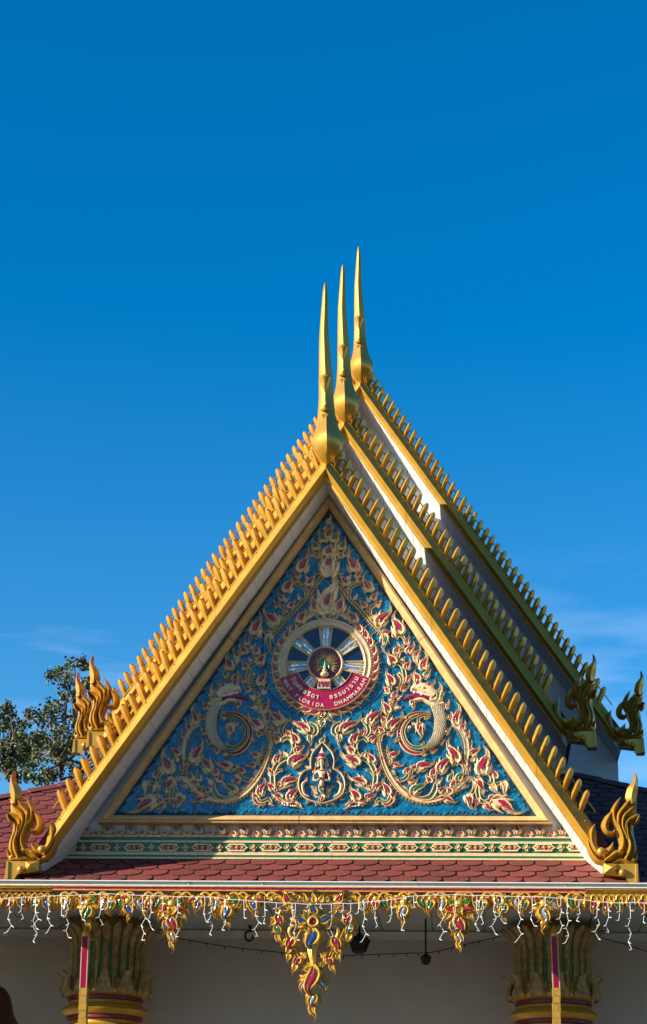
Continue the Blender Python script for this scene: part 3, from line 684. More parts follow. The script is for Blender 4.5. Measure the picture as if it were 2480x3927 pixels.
for m in (1, -1):
    q = lambda L_: [np.array([ax+m*(H(x, y)[0]-ax), H(x, y)[1]]) for x, y in L_]
    c, ww = smooth_line(q([(520,800),(575,770),(598,710),(598,660),(560,628)]), [20*s, 34*s, 36*s, 36*s, 26*s]); obj('side_scroll', ribbon(c, ww/2, ww/2, 'round', YP, .05), ORN, dei)
    for a, b, w_, gm in (((560,640),(578,545),44,None),((440,700),(535,692),40,'g'),((440,730),(530,700),36,None),((430,752),(500,760),34,None),((430,800),(500,775),30,None)):
        a, b = q([a, b]); leaf(ped, a, b, w_*s, gm, YP, ORN, name='petal', bend=m)
for a, b, w_, gm in (((388,905),(388,900),1,None),((386,690),(388,640),70,'r'),((386,700),(386,790),66,'g'),((386,780),(385,908),84,'r')):
    if w_ > 1: leaf(ped, H(*a), H(*b), w_*s, gm, YP-.01, ORN, name='petal', h=.05)
# body: one skinned surface
bm_v = [(390,700),(390,640),(390,585),(392,530),(392,495),(391,455),(390,415),(390,380)]
rad = [40, 34, 38, 44, 16, 26, 36, 26]
E_ = [(i, i+1) for i in range(7)]
def addl(pts, rs, root):
    last = root
    for p, r in zip(pts, rs): bm_v.append(p); rad.append(r); E_.append((last, len(bm_v)-1)); last = len(bm_v)-1
yo = {}
addl([(440,520),(470,570),(480,630),(440,632),(398,600),(393,560)], [20,17,15,13,11,7], 3)
addl([(342,520),(306,570),(298,632),(342,632),(386,600),(391,560)], [20,17,15,13,11,7], 3)
me = bpy.data.meshes.new('deity_body')
vv = []
for i, (x, y) in enumerate(bm_v):
    p = H(x, y); d_ = .045+(.012 if i < 8 else .0)
    if 8 <= i: d_ += (0, .01, .025, .04, .05, .05)[(i-8) % 6]
    vv.append((p[0], YP-d_, p[1]))
vv = [tuple(np.array(v)-ORG['pediment']) for v in vv]
me.from_pydata(vv, E_, []); me.materials.append(RING)
body = link('deity_body', me, dei)
md = body.modifiers.new('skin', 'SKIN'); 
for i, r in enumerate(rad): me.skin_vertices[0].data[i].radius = (r*s*1.0, r*s*.8)
me.skin_vertices[0].data[0].use_root = True
body.modifiers.new('sub', 'SUBSURF').levels = 2; body.modifiers['sub'].render_levels = 2
hp = H(391, 372)
obj('crown', lathe([(50*s, 0), (50*s, 10*s), (42*s, 26*s), (30*s, 44*s)], (hp[0], YP-.055, hp[1]), 14), GEM['r'], dei)
obj('crown_spire', lathe([(30*s, 0), (24*s, 18*s), (16*s, 28*s), (10*s, 50*s), (1*s, 78*s)], (hp[0], YP-.055, hp[1]+44*s), 12), ORN, dei)
obj('crown_band', lathe([(44*s, 0), (46*s, 8*s), (44*s, 14*s)], (hp[0], YP-.055, hp[1]-14*s), 14), ORN, dei)
for m in (1, -1):
    q = lambda x, y: np.array([ax+m*(H(x, y)[0]-ax), H(x, y)[1]])
    leaf(ped, q(432, 470), q(470, 360), 46*s, None, YP-.02, ORN, name='ear_wing', bend=m)
    leaf(ped, q(470, 540), q(484, 465), 40*s, None, YP-.02, ORN, name='shoulder_wing', bend=m)
    p = q(472, 578); obj('armlet', ball((p[0], YP-.06, p[1]), 19*s, 8, 5), GEM['r'], dei)
    p = q(398, 610); obj('cuff', ball((p[0]+m*6*s, YP-.1, p[1]), 13*s, 8, 5), GEM['r'], dei)
    for dx, dy, r in ((14, 400, 5),):
        p = q(390+dx, dy+6); obj('eye', ball((p[0], YP-.088, p[1]), 5*s, 6, 4), BRONZE, dei)
p = H(391, 420); obj('nose', ball((p[0], YP-.092, p[1]), 6*s, 6, 4), RING, dei)
p = H(391, 437); obj('mouth', ball((p[0], YP-.086, p[1]), 7*s, 8, 4, .6), GEM['r'], dei)
c, ww = smooth_line([H(x, y) for x, y in ((348,500),(370,515),(391,520),(412,515),(434,500))], [8*s, 16*s, 20*s, 16*s, 8*s]); obj('collar', ribbon(c, ww/2, ww/2, 'round', YP-.06, .03), GEM['r'], dei)

# ------------------------------------------------------------------ lotus band and frieze
YF = .60
fr = thing('frieze', 'long green and gold moulded frieze with red cartouches below the pediment', 'frieze', (0, YF, zz(3295, YF)))
for (ya, yb, pr_, m_) in ((3203,3211,.014,ORN),(3211,3224,.0,GREEN),(3224,3228,.008,ORN),(3228,3232,.015,ORN),(3232,3268,.0,GREEN),(3268,3272,.006,ORN),(3272,3280,.012,ORN),(3280,3288,.004,GREEN),(3288,3295,.014,ORN)):
    for a, b in ((-3.1, -1.46), (-1.455, .10), (.105, 3.1)):
        obj('moulding' if m_ is ORN else 'green_band', box(a, b, YF-pr_, YF+.12, zz(yb, YF-pr_)+.0005, zz(ya, YF-pr_)-.0005), m_, fr, False)
mf = mpx(YF)
def flower(parent, c, r, Y, rot=0):
    parts = []
    for k in range(4):
        a = rot+k*math.pi/2; e_ = np.array([math.cos(a), math.sin(a)])
        parts.append(leaf_geo(c+e_*r*.15, c+e_*r, r*.62, Y, .022, 1, None, True)[0])
    parts.append(ball((c[0], Y-.02, c[1]), r*.26, 8, 4))
    return obj('flower', join(parts), ORN, parent, ang=40)
for k in range(-5, 12):
    x = 777+130.7*k
    if 215 < x < 2270:
        c = u2(x, 3250.5, YF)
        hexp = [(-46,0),(-36,-6),(-30,-15),(30,-15),(36,-6),(46,0),(36,6),(30,15),(-30,15),(-36,6)]
        out_ = np.array([c+np.array(p)*mf for p in hexp]); inn_ = np.array([c+np.array(p)*mf*np.array([.80, .62]) for p in hexp])
        n = len(hexp); V = [(p[0], YF, p[1]) for p in out_]+[(p[0], YF-.022, p[1]) for p in c+(out_-c)*.95]+[(p[0], YF-.022, p[1]) for p in inn_]+[(p[0], YF-.006, p[1]) for p in inn_]
        F = [(q*n+i, q*n+(i+1) % n, (q+1)*n+(i+1) % n, (q+1)*n+i) for q in range(3) for i in range(n)]
        ca_ = obj('cartouche', (V, F), ORN, fr, False)
        obj('cartouche_field', (V[3*n:], [tuple(range(n))]), CRIMD, ca_, False)
        for dx in (-22, 0, 22): flower(ca_, c+np.array([dx*mf, 0]), 11*mf, YF-.007, math.pi/4 if dx else 0)
    if 215 < x+65 < 2270: flower(fr, u2(x+65, 3250.5, YF), 17*mf, YF-.002)
lot = thing('lotus_band', 'row of small gilded lotus buds on the white strip under the pediment frame', 'ornament', (0, .61, zz(3202, .61)))
for k in range(-7, 18):
    x = 763+87.1*k
    if not 205 < x < 2270: continue
    jx = random.uniform(-2, 2)
    b, t = u2(x+jx, 3200, .61), u2(x+jx, 3141, .61)
    lb = leaf(lot, b, t, 38*mf, 'b', .61, ORN, name='lotus_bud', h=.045, bend=1)
    for m in (1, -1):
        leaf(lot, u2(x+m*5, 3201, .59), u2(x+m*17, 3166, .59), 15*mf, None, .59, ORN, name='bud_scroll', h=.045, bend=-m)
    if x+43 < 2260:
        leaf(lot, u2(x+43.5, 3203, .61), u2(x+43.5, 3178, .61), 34*mf, 'r', .60, ORN, name='small_bud', h=.03, bend=1)
        for m in (1, -1): leaf(lot, u2(x+43.5+m*6, 3203, .60), u2(x+43.5+m*27, 3192, .60), 14*mf, None, .60, ORN, name='bud_scroll', h=.03, bend=m)

# ------------------------------------------------------------------ chofa finials
CH = [(2128,378,4,-.10),(2105,377,40,-.13),(2050,376,88,-.17),(1980,375,136,-.21),(1900,375,159,-.23),(1845,373,146,-.22),(1790,371,122,-.17),(1730,368,103,-.11),(1650,364,90,-.07),(1560,361,80,-.06),(1480,360,76,-.06),(1400,360,75,-.07),(1330,358,73,-.09),(1200,352,65,-.12),(1100,348,60,-.14),(1000,344,54,-.16),(900,342,48,-.18),(800,344,42,-.19),(700,347,37,-.20),(600,350,31,-.20),(520,352,26,-.20),(475,352,19,-.195),(450,351,10,-.19),(437,350,2,-.19)]
CB = np.array([0, 0, 5.294]); V = []; F = []
for (y, x, hw, yo) in CH:
    px, py = 1100+x*.4153, 900+y*.4153
    c = un(px, py, yo); h = hw*.4153*mpx(0)*.97
    kf = 1.05 if y > 1750 else .95
    for ux, uy in ((0, -kf), (-.38, -.62*kf), (-.74, -.30), (-1, .12), (-.72, .62), (0, .95), (.72, .62), (1, .12), (.74, -.30), (.38, -.62*kf)):
        V.append((c[0]+ux*h, yo+uy*h*.95+.02, c[2]))
for i in range(len(CH)-1):
    for j in range(10): F.append((i*10+j, i*10+(j+1) % 10, (i+1)*10+(j+1) % 10, (i+1)*10+j))
F += [tuple(range(10)), tuple(range(10*(len(CH)-1), 10*len(CH)))[::-1]]
CHM = mesh('finial_body', np.array(V)-CB, [f[::-1] for f in F], GOLDS, True, 62)
# hooked beak
bz = un(1100+355*.4153, 900+1340*.4153, -.1); bw = .098
BV = []; BF = []
for i, (dz, ww_, yy) in enumerate(((.10, .012, -.15), (.055, .06, -.195), (.03, .076, -.212), (.015, .07, -.20), (-.06, .05, -.18), (-.15, .015, -.15))):
    for k in range(9):
        a = math.pi*k/8; BV.append((bz[0]-ww_*math.cos(a), -.08+(yy+.08)*math.sin(a)**.8 if 0 < k < 8 else -.08, bz[2]+dz-.035*math.sin(a)))
for i in range(5):
    for k in range(8): BF.append((i*9+k, i*9+k+1, i*9+10+k, i*9+9+k))
BKM = mesh('beak', np.array(BV)-CB, BF, GOLDS, True, 60)
SHM = mesh('shoulder', np.array(join([extrude_xz([(-.06, 5.30), (-.19, 5.42), (-.17, 5.62), (-.08, 5.72), (.08, 5.72), (.17, 5.62), (.19, 5.42), (.06, 5.30)], .0, .34)])[0])-CB, extrude_xz([(0, 0)]*8, 0, 1)[1], GOLDS, True, 30)
bell_prof = [(.002, 0), (.012, -.004), (.018, -.02), (.022, -.05), (.05, -.075), (.052, -.08), (.02, -.078)]
BLM = mesh('bell_cup', *lathe(bell_prof, (0, 0, 0), 12), GOLDS, True, 40)
CHN = mesh('bell_chain', *tube([(0, 0, .16), (0.003, 0, .08), (0, 0, 0)], .006), GOLDS)
CLP = mesh('clapper_leaf', *extrude_xz([(0, -.20), (.035, -.155), (.04, -.13), (.02, -.115), (0, -.125), (-.02, -.115), (-.04, -.13), (-.035, -.155)], -.003, .003), GOLDS)
NAMES = ['front', 'middle', 'rear']
for k, (Y, A, *_r) in enumerate(TIERS):
    t = thing('roof_finial', ['tall golden horn finial of the front gable, nearest and lowest', 'tall golden horn finial between the two others, on the middle gable', 'highest golden horn finial, on the rear gable'][k], 'roof finial', (0, Y, A), 'horn finials on the three gable tips')
    link('finial_body', CHM, t); link('beak', BKM, t); link('shoulder', SHM, t)
    bp = un(1100+350*.4153, 900+1600*.4153, -.16)
    b = thing('wind_bell', ['small gold bell with heart shaped clapper hanging on the front finial', 'small gold bell hanging on the middle finial', 'small gold bell hanging on the rear finial'][k], 'bell', (bp[0], Y-.17, bp[2]+A-5.294+.04), 'wind bells')
    link('bell_cup', BLM, b); link('bell_chain', CHN, b)
    link('clapper_leaf', CLP, b)

# ------------------------------------------------------------------ naga end finials
N0 = un(1900+1300*.4152, 2450+2262*.4152, 0)
def nq(x, y): p = un(1900+x*.4152, 2450+y*.4152, 0)-N0; return np.array([p[0], p[2]])
ns = .4152*mpx(0)
def naga_parts():
    L_ = []
    def rb(nm, P, W, h=.10, prof='keel', back=.07, y=0):
        c, ww = smooth_line([nq(*p) for p in P], [q*ns for q in W]); L_.append((nm, ribbon(c, ww/2, ww/2, prof, y, h, back)))
    blk = [nq(*p) for p in ((967,2082),(1100,2088),(1284,2085),(1300,2262),(1205,2262),(1172,2205),(1100,2195),(972,2178))][::-1]
    L_.append(('base_block', extrude_xz([tuple(p) for p in blk], -.07, .12)))
    a, b, c_, d_, m_ = nq(968,2084), nq(1098,2088), nq(1098,2190), nq(970,2176), nq(1040,2130)
    L_.append(('diamond_boss', ([(a[0],-.072,a[1]),(b[0],-.072,b[1]),(c_[0],-.072,c_[1]),(d_[0],-.072,d_[1]),(m_[0],-.16,m_[1])], [(0,1,4),(1,2,4),(2,3,4),(3,0,4)])))
    p = nq(1140,2168); L_.append(('ball', ball((p[0], -.085, p[1]), 36*ns, 14, 8)))
    p = nq(1240,2050); L_.append(('ball', ball((p[0], -.06, p[1]), 24*ns, 12, 7)))
    p = nq(945,1978); L_.append(('ball', ball((p[0], -.09, p[1]), 40*ns, 14, 8)))
    cc, wc = smooth_line([nq(1272,2090), nq(1272,2258)], [24*ns, 28*ns]); L_.append(('edge_strip', ribbon(cc, wc/2, wc/2, 'flat', -.07, .02)))
    rb('flame_crest', [(1225,1540),(1222,1470),(1236,1400),(1262,1330),(1264,1275),(1249,1222)], [50,105,100,52,30,2])
    rb('flame_tongue', [(1120,1760),(1068,1680),(1060,1600),(1090,1530),(1130,1460)], [60,66,56,40,3])
    rb('flame_tongue', [(1150,1830),(1105,1720),(1110,1630),(1170,1550),(1236,1462)], [44,60,60,50,3], h=.115)
    rb('flame_tongue', [(1175,1830),(1142,1740),(1155,1650),(1215,1590),(1280,1525)], [44,56,56,46,3], h=.12)
    rb('flame_tongue', [(1185,1860),(1165,1780),(1185,1700),(1235,1660),(1285,1640),(1275,1690),(1245,1712)], [44,56,60,54,40,34,20], h=.115)
    rb('side_hump', [(1062,1580),(1010,1660),(982,1730),(1000,1785),(1050,1800),(1072,1770)], [3,64,74,62,44,24], h=.10)
    rb('backing', [(1250,1480),(1200,1600),(1150,1720),(1180,1850),(1180,1980)], [60,150,190,150,120], h=.02, prof='flat', back=.09)
    rb('neck', [(1090,1700),(1128,1790),(1148,1870),(1132,1950),(1080,2010)], [40,64,60,64,36], h=.115)
    rb('neck', [(1180,1740),(1190,1830),(1212,1900),(1205,1970),(1170,2050)], [40,62,60,66,50], h=.12)
    rb('neck', [(1225,1700),(1215,1790),(1245,1880),(1250,1970),(1215,2065)], [20,40,44,50,40], h=.08)
    rb('lower_leaf', [(892,1708),(858,1790),(858,1880),(905,1965),(975,1990),(1030,1950),(1058,1878)], [3,60,74,80,84,60,3], h=.11)
    rb('outer_leaf', [(825,1770),(822,1860),(850,1960),(910,2040),(985,2078)], [12,34,50,60,50], h=.08)
    rb('saddle_leaf', [(965,2068),(1020,2030),(1075,1992),(1130,1985),(1165,1968)], [10,70,84,60,6], h=.125)
    rb('saddle_leaf', [(1040,2082),(1120,2050),(1200,2068),(1280,2082)], [20,70,70,20], h=.09)
    rb('side_horn', [(1218,2080),(1248,2060),(1272,2020),(1280,1962)], [16,44,34,3], h=.08)
    return L_
NP = [(nm, mesh(nm, g[0], g[1], GOLDS, True, 34)) for nm, g in naga_parts()]
NPM = []
for nm, g in naga_parts():
    NPM.append((nm, mesh(nm, [(-v[0], v[1], v[2]) for v in g[0]], [tuple(f)[::-1] for f in g[1]], GOLDS, True, 34)))
W1, H1, DW, DH = 3.5, 1.5124, .0694, 1.2736
labs = {(0, 1): 'sunlit golden flame finial at the right foot of the front gable', (0, -1): 'sunlit golden flame finial at the left foot of the front gable, before red tiles',
        (1, 1): 'shaded flame finial at the right foot of the middle gable', (1, -1): 'golden flame finial at left of middle gable, half hidden behind the crest fins',
        (2, 1): 'shaded flame finial against the sky at the far right edge', (2, -1): 'golden flame finial before the tree, outermost on the left upper roof'}
for k, (Wk, Hk, Yk) in enumerate(((3.5, 1.5124, 0), (3.2773, 3.8051, 3.04), (4.2073, 4.6108, 6.62))):
    for sg in (1, -1):
        t = thing('naga_finial', labs[(k, sg)], 'roof finial', (sg*(Wk+DW), Yk, Hk-DH), 'flame finials at the gable feet')
        for nm, me_ in (NP if sg > 0 else NPM): link(nm, me_, t)

# ------------------------------------------------------------------ columns, brackets
def column(sg, lab):
    cx, cy = sg*2.66, 1.72
    t = thing('column', lab, 'column', (cx, cy, GZ+.55), 'porch columns with lotus capitals')
    zt_ = .055
    def zc(y): return zz(y, cy-.4)
    core = [(.30, GZ+.55), (.34, GZ+.7), (.30, GZ+.8), (.285, -2.3), (.30, -1.55)]
    obj('shaft', lathe([(r, z) for r, z in core], (cx, cy, 0), 24), GOLDV, t)
    z = lambda y: zc(y)
    obj('moulding', lathe([(.40, z(3945)), (.44, z(3935)), (.40, z(3925)), (.40, z(3912))], (cx, cy, 0), 32), GOLD, t)
    obj('maroon_ring', lathe([(.44, z(3910)), (.455, z(3908)), (.455, z(3899)), (.44, z(3897))], (cx, cy, 0), 32), CRIMD, t)
    obj('moulding', lathe([(.45, z(3897)), (.50, z(3888)), (.525, z(3875)), (.50, z(3862)), (.44, z(3850)), (.43, z(3838))], (cx, cy, 0), 32), GOLD, t)
    obj('maroon_ring', lathe([(.43, z(3837)), (.45, z(3834)), (.45, z(3824)), (.43, z(3822))], (cx, cy, 0), 32), CRIMD, t)
    obj('capital_core', lathe([(.44, z(3822)), (.50, z(3812)), (.50, z(3800)), (.45, z(3780)), (.43, z(3740)), (.42, z(3650)), (.45, z(3600)), (.47, z(3575)), (.40, z(3562)), (.36, zt_)], (cx, cy, 0), 32), GOLDV, t)
    def strip(nm, a, P, W, m_, prof='leaf', th=.03):
        V = []; F = []; pr_ = PROF[prof]; k = len(pr_)
        for (r, zv), w_ in zip(P, W):
            er = np.array([math.cos(a), math.sin(a)]); et = np.array([-er[1], er[0]])
            for u, hh in pr_:
                q = er*(r+th*hh)+et*u*w_; V.append((cx+q[0], cy+q[1], zv))
        for i in range(len(P)-1):
            for j in range(k-1): F.append((i*k+j, i*k+j+1, i*k+k+j+1, i*k+k+j))
        return obj(nm, (V, F), m_, t, ang=40)
    NPET = 26
    for k in range(NPET):
        a = 2*math.pi*(k+.5)/NPET-math.pi/2
        if math.sin(a) > .45: continue
        P = [(.44, z(3790)), (.43, z(3740)), (.425, z(3680)), (.43, z(3630)), (.46, z(3590)), (.52, z(3568)), (.575, z(3552)), (.585, z(3544))]
        strip('capital_leaf', a, P, [.032, .034, .036, .04, .056, .058, .032, .002], CAPG)
        strip('capital_inlay', a+math.pi/NPET, [(.427, z(3800)), (.425, z(3700)), (.425, z(3640)), (.45, z(3600)), (.48, z(3585))], [.022, .022, .022, .02, .004], GREEN, 'round', .012)
    for k in range(12):
        a = 2*math.pi*(k+.25)/12-math.pi/2
        if math.sin(a) > .45: continue
        P = [(.50, z(3815)), (.525, z(3800)), (.515, z(3780)), (.50, z(3760)), (.52, z(3742)), (.56, z(3730)), (.575, z(3724))]
        strip('collar_leaf', a, P, [.10, .115, .085, .055, .05, .03, .002], CAPG)
column(-1, 'gilded column with lotus capital at the left side of the porch')
column(1, 'gilded column with lotus capital at the right side of the porch')
def bracket(sg, lab):
    px = 330 if sg < 0 else 2123
    A_, B_ = un(px, 3588, .36), un(px-9*(-sg if sg > 0 else 1), 3790, .5); C_ = un(px-(14 if sg < 0 else -12), 3990, .62)
    t = thing('eave_bracket', lab, 'bracket', C_, 'eave brackets before the columns')
    def bar(P, Q, wx, wy):
        V = []
        for p in (P, Q):
            for dx, dy in ((-wx, -wy), (wx, -wy), (wx, wy), (-wx, wy)): V.append((p[0]+dx, p[1]+dy, p[2]))
        return V, [(0,1,2,3),(7,6,5,4),(0,4,5,1),(1,5,6,2),(2,6,7,3),(3,7,4,0)]
    obj('red_shaft', bar(A_, B_, .031, .05), CRIM, t, False)
    for d in (-.036, .036): obj('edge_bead', bar(A_+[d, -.03, 0], B_+[d, -.03, 0], .006, .02), RING, t, False)
    Tp = un(px, 3560, .33)
    obj('flame_tip', lathe([(.042, 0), (.046, .03), (.036, .07), (.012, .115), (.001, .15)], (Tp[0], Tp[1], un(px, 3592, .35)[2]), 8), GOLDV, t)
    sl = []
    for i in range(7):
        p0 = B_+(C_-B_)*i/7; p1 = B_+(C_-B_)*(i+1.1)/7
        sl.append(bar(p0+[random.uniform(-.004, .004), 0, 0], p1, .045-.004*(i % 2), .06))
    obj('gilded_foot', join(sl), GOLDV, t, False)
    P = [A_+[0, .05, -.02], A_+[.02*sg, .4, .02], un(px, 3540, .36)+[0, 1.1, 0]]
    obj('brace', tube(P, .02), GOLDV, t)
bracket(-1, 'red and gold eave bracket in front of the left column')
bracket(1, 'red and gold eave bracket in front of the right column')

# ------------------------------------------------------------------ carved fringe under the gutter
YV = -.13
MV = mpx(YV)
def vleaf(t, bx, by, tx, ty, w_, g, name='carved_leaf', Y=YV, bend=None, plain=False, h=None):
    w_ *= 1.25; tx, ty = tx+(tx-bx)*.08, ty+(ty-by)*.08
    return leaf(t, u2(bx, by, Y), u2(tx, ty, Y), w_*MV, g, Y, GOLDV, h=h, bend=bend, name=name, back=.02, plain=plain)
def vstem(t, P, W, Y=YV): return stem(t, [u2(x, y, Y) for x, y in P], [q*MV for q in W] if not np.isscalar(W) else W*MV, Y, GOLDV, None, h=.03, name='carved_scroll', back=.02)
def gx(y, x): return y+ (6*((x-1240)/1240)**2)
gems = 'rgbw'
val = thing('fringe_board', 'long gold carved fringe with crimson band, middle length under the gutter', 'fringe', (0, YV, zz(3420, YV)), 'carved fringe boards under the gutter')
xa, xb = u2(203, 3410, YV)[0], u2(2243, 3413, YV)[0]
zt1, zt2, zt3, zt4 = zz(3402, YV), zz(3405.5, YV), zz(3416, YV), zz(3420, YV)
for a, b in ((xa, -1.05), (-1.046, .92), (.924, xb)):
    obj('gold_bead', box(a, b, YV-.035, YV+.06, zt2, zt1), GOLDV, val, False)
    obj('gold_bead', box(a, b, YV-.035, YV+.06, zt4, zt3), GOLDV, val, False)
n = 62
for i in range(n):
    a = xa+(xb-xa)*i/n
    obj('red_mirror', box(a+.002, a+(xb-xa)/n-.002, YV-.02-random.uniform(0, .004), YV+.05, zt3+.0005, zt2-.0005), CRIM, val, False)
x = 214
i = 0
while x < 2238:
    edge = abs(x-1205)
    ln = (64, 92, 56, 78)[i % 4]+random.uniform(-8, 8); yy = 3424
    if edge > 165:
        tl = random.choice((-1, 1))*random.uniform(4, 16)
        vleaf(val, x, yy+18, x+tl, yy+ln, 40, gems[(i*7) % 4] if i % 2 else None, Y=YV-.012*(i % 2))
        if i % 2: vleaf(val, x+13, yy+36, x+13+random.uniform(-16, 16), yy+28+ln*.62, 26, None, Y=YV-.024)
    sg = 1 if i % 2 else -1
    if edge > 60:
        if i % 3: vstem(val, [(x-20*sg, yy+26), (x-14*sg, yy+6), (x+4*sg, yy-1), (x+18*sg, yy+9), (x+13*sg, yy+22), (x+3*sg, yy+20)], [6, 10, 12, 12, 9, 4], YV-.006)
        vleaf(val, x-4*sg, yy+34, x-22*sg, yy+8, 22, None, Y=YV-.014)
        vleaf(val, x+6*sg, yy+22, x+26*sg, yy+4, 18, None, Y=YV-.02)
    x += 36; i += 1
def small_pendant(xc, L_, lab):
    k = L_/130; y0 = 3424
    t = thing('carved_pendant', lab, 'pendant', (*[u2(xc, y0, YV)[0]], YV-.03, u2(xc, y0, YV)[1]), 'carved pendants hanging from the fringe')
    Y = YV-.04
    for m in (1, -1):
        vleaf(t, xc+m*8*k, y0+28*k, xc+m*44*k, y0+14*k, 24*k, 'g' if m > 0 else 'r', Y=Y, bend=m)
        vleaf(t, xc+m*10*k, y0+40*k, xc+m*46*k, y0+66*k, 26*k, None, Y=Y, bend=m)
        vleaf(t, xc+m*10*k, y0+60*k, xc+m*26*k, y0+96*k, 20*k, None, Y=Y, bend=-m)
    vleaf(t, xc, y0+26*k, xc, y0+2, 24*k, None, Y=Y)
    p = u2(xc, y0+36*k, Y); obj('rosette', ball((p[0], Y-.03, p[1]), 13*k*MV, 12, 6, .6), GOLDV, t)
    vleaf(t, xc, y0+48*k, xc, y0+104*k, 36*k, random.choice('gwb'), Y=Y-.01, plain=True)
    vleaf(t, xc, y0+94*k, xc+2, y0+137*k, 17*k, None, Y=Y)
def mid_pendant(xc, L_, lab):
    k = L_/222; y0 = 3424
    t = thing('carved_pendant', lab, 'pendant', (*[u2(xc, y0, YV)[0]], YV-.03, u2(xc, y0, YV)[1]), 'carved pendants hanging from the fringe')
    Y = YV-.04
    p = u2(xc, y0+42*k, Y); obj('rosette', ball((p[0], Y-.03, p[1]), 16*k*MV, 12, 6, .6), GOLDV, t)
    vleaf(t, xc, y0+30*k, xc, y0, 26*k, None, Y=Y)
    for m in (1, -1):
        vleaf(t, xc+m*12, y0+40*k, xc+m*58*k, y0+22*k, 26*k, 'g', Y=Y, bend=m)
        vleaf(t, xc+m*14, y0+52*k, xc+m*62*k, y0+84*k, 30*k, 'r', Y=Y, bend=m)
        vleaf(t, xc+m*40*k, y0+76*k, xc+m*50*k, y0+112*k, 22*k, None, Y=Y, bend=m)
        vleaf(t, xc+m*6, y0+92*k, xc+m*44*k, y0+84*k, 20*k, None, Y=Y, bend=-m)
        vleaf(t, xc+m*14*k, y0+112*k, xc+m*38*k, y0+158*k, 30*k, 'b', Y=Y, bend=-m)
        vleaf(t, xc+m*8*k, y0+148*k, xc+m*20*k, y0+178*k, 18*k, None, Y=Y, bend=-m)
    vleaf(t, xc, y0+56*k, xc, y0+100*k, 40*k, None, Y=Y)
    vleaf(t, xc, y0+90*k, xc, y0+152*k, 40*k, 'r', Y=Y-.012, plain=True)
    vleaf(t, xc, y0+146*k, xc, y0+192*k, 30*k, 'w', Y=Y-.012, plain=True)
    vleaf(t, xc, y0+182*k, xc-3, y0+228*k, 18*k, None, Y=Y)
small_pendant(338, 138, 'carved pendant just above the left bracket tip'); small_pendant(2084, 148, 'carved pendant just left of the right bracket')
small_pendant(492, 112, 'small carved pendant right of the left column'); small_pendant(1932, 114, 'small carved pendant left of the right column')
small_pendant(872, 134, 'small carved pendant left of the large centre pendant'); small_pendant(1547, 132, 'small carved pendant right of the lantern')
mid_pendant(660, 222, 'medium carved pendant right of the left column, long pointed tip'); mid_pendant(1760, 226, 'medium carved pendant left of the right column, long pointed tip')
for xc in (430, 570, 760, 975, 1440, 1650, 1850, 2010):
    for m in (1, -1):
        vleaf(val, xc+m*10, 3440, xc+m*34, 3470, 26, 'r', Y=YV-.03, bend=m)
    vleaf(val, xc, 3452, xc, 3510, 32, random.choice('rgb'), Y=YV-.035)
    p = u2(xc, 3446, YV-.05); obj('rosette', ball((p[0], YV-.05, p[1]), 11*MV, 10, 5, .6), GOLDV, val)
# centre pendant
YC = YV-.05
big = thing('carved_pendant', 'large triangular gold pendant with blue and red glass at the centre of the fringe', 'pendant', (u2(1202, 3424, YC)[0], YC, u2(1202, 3424, YC)[1]), 'carved pendants hanging from the fringe')
sJ = CROP['J'][2]*mpx(YC)
def jl(bx, by, tx, ty, w_, g=None, plain=False, dY=0, mirror=False, h=None):
    w_ *= 1.3; tx, ty = tx+(tx-bx)*.06, ty+(ty-by)*(.06 if ty < 1300 else 0)
    for m in ((1, -1) if mirror else (1,)):
        f = lambda x: 440+m*(x-440)
        leaf(big, cp('J', f(bx), by, YC), cp('J', f(tx), ty, YC), w_*sJ, g, YC+dY, GOLDV, bend=(m if tx > bx else -m), name='carved_leaf', back=.025, plain=plain, h=h)
for r in ((660,180,775,72,70,'r'),(500,170,558,92,50),(560,165,600,110,46,'g'),(640,215,760,215,56),(690,225,820,275,56,'b'),(650,245,648,318,34),(778,300,776,402,84,'r',True),(800,318,868,352,40),(815,350,868,440,44),(745,330,700,380,40),(795,398,792,505,64,'g',True),(815,430,850,500,34),(770,430,742,500,34),(790,490,773,608,50),
          (500,362,618,356,78,'b',True,-.02),(490,318,556,255,56,'g'),(498,420,556,470,60,'g'),(610,340,690,360,50),(560,400,600,440,44),(655,520,668,645,88,'r',True),(612,545,575,650,46),(700,545,745,625,50),(640,590,625,690,38),(682,628,692,705,60),(682,690,684,772,46),
          (590,716,604,795,74,'r',True),(560,735,545,805,44),(620,740,650,790,40),(620,785,632,890,52),(510,705,598,684,46),(480,826,556,856,50,'g'),(500,800,560,790,36),
          (492,905,590,975,60),(508,915,546,1066,64,'w',True),(540,905,585,900,40),(482,1068,492,1190,46),(470,800,540,760,40)):
    jl(*r, mirror=True)
jl(445,178,451,58,48); jl(446,310,449,195,72,'b',True,-.02); jl(438,440,438,655,118,'b',True,-.02); jl(400,480,345,600,60); jl(478,480,530,600,60); jl(440,798,440,1110,112,'r',True,-.03); jl(437,1075,437,1205,88,'w',True,-.01); jl(432,1190,433,1350,66)
p = cp('J', 440, 375, YC)
hubp = obj('hub_ring', ribbon([p+58*sJ*.78*np.array([math.cos(a), math.sin(a)]) for a in np.linspace(0, 2*math.pi, 25)], 15*sJ, 15*sJ, 'round', YC-.04, .04, sink=False), GOLDV, big)
obj('gem', ball((p[0], YC-.03, p[1]), 40*sJ, 14, 8, .6), GEM['r'], hubp)
for P, W in (([(445,560),(425,650),(432,740),(438,800)], [110,90,60,50]),):
    c, ww = smooth_line([cp('J', x, y, YC) for x, y in P], [q*sJ for q in W]); obj('carved_scroll', ribbon(c, ww/2, ww/2, 'keel', YC, .06, .03), GOLDV, big)
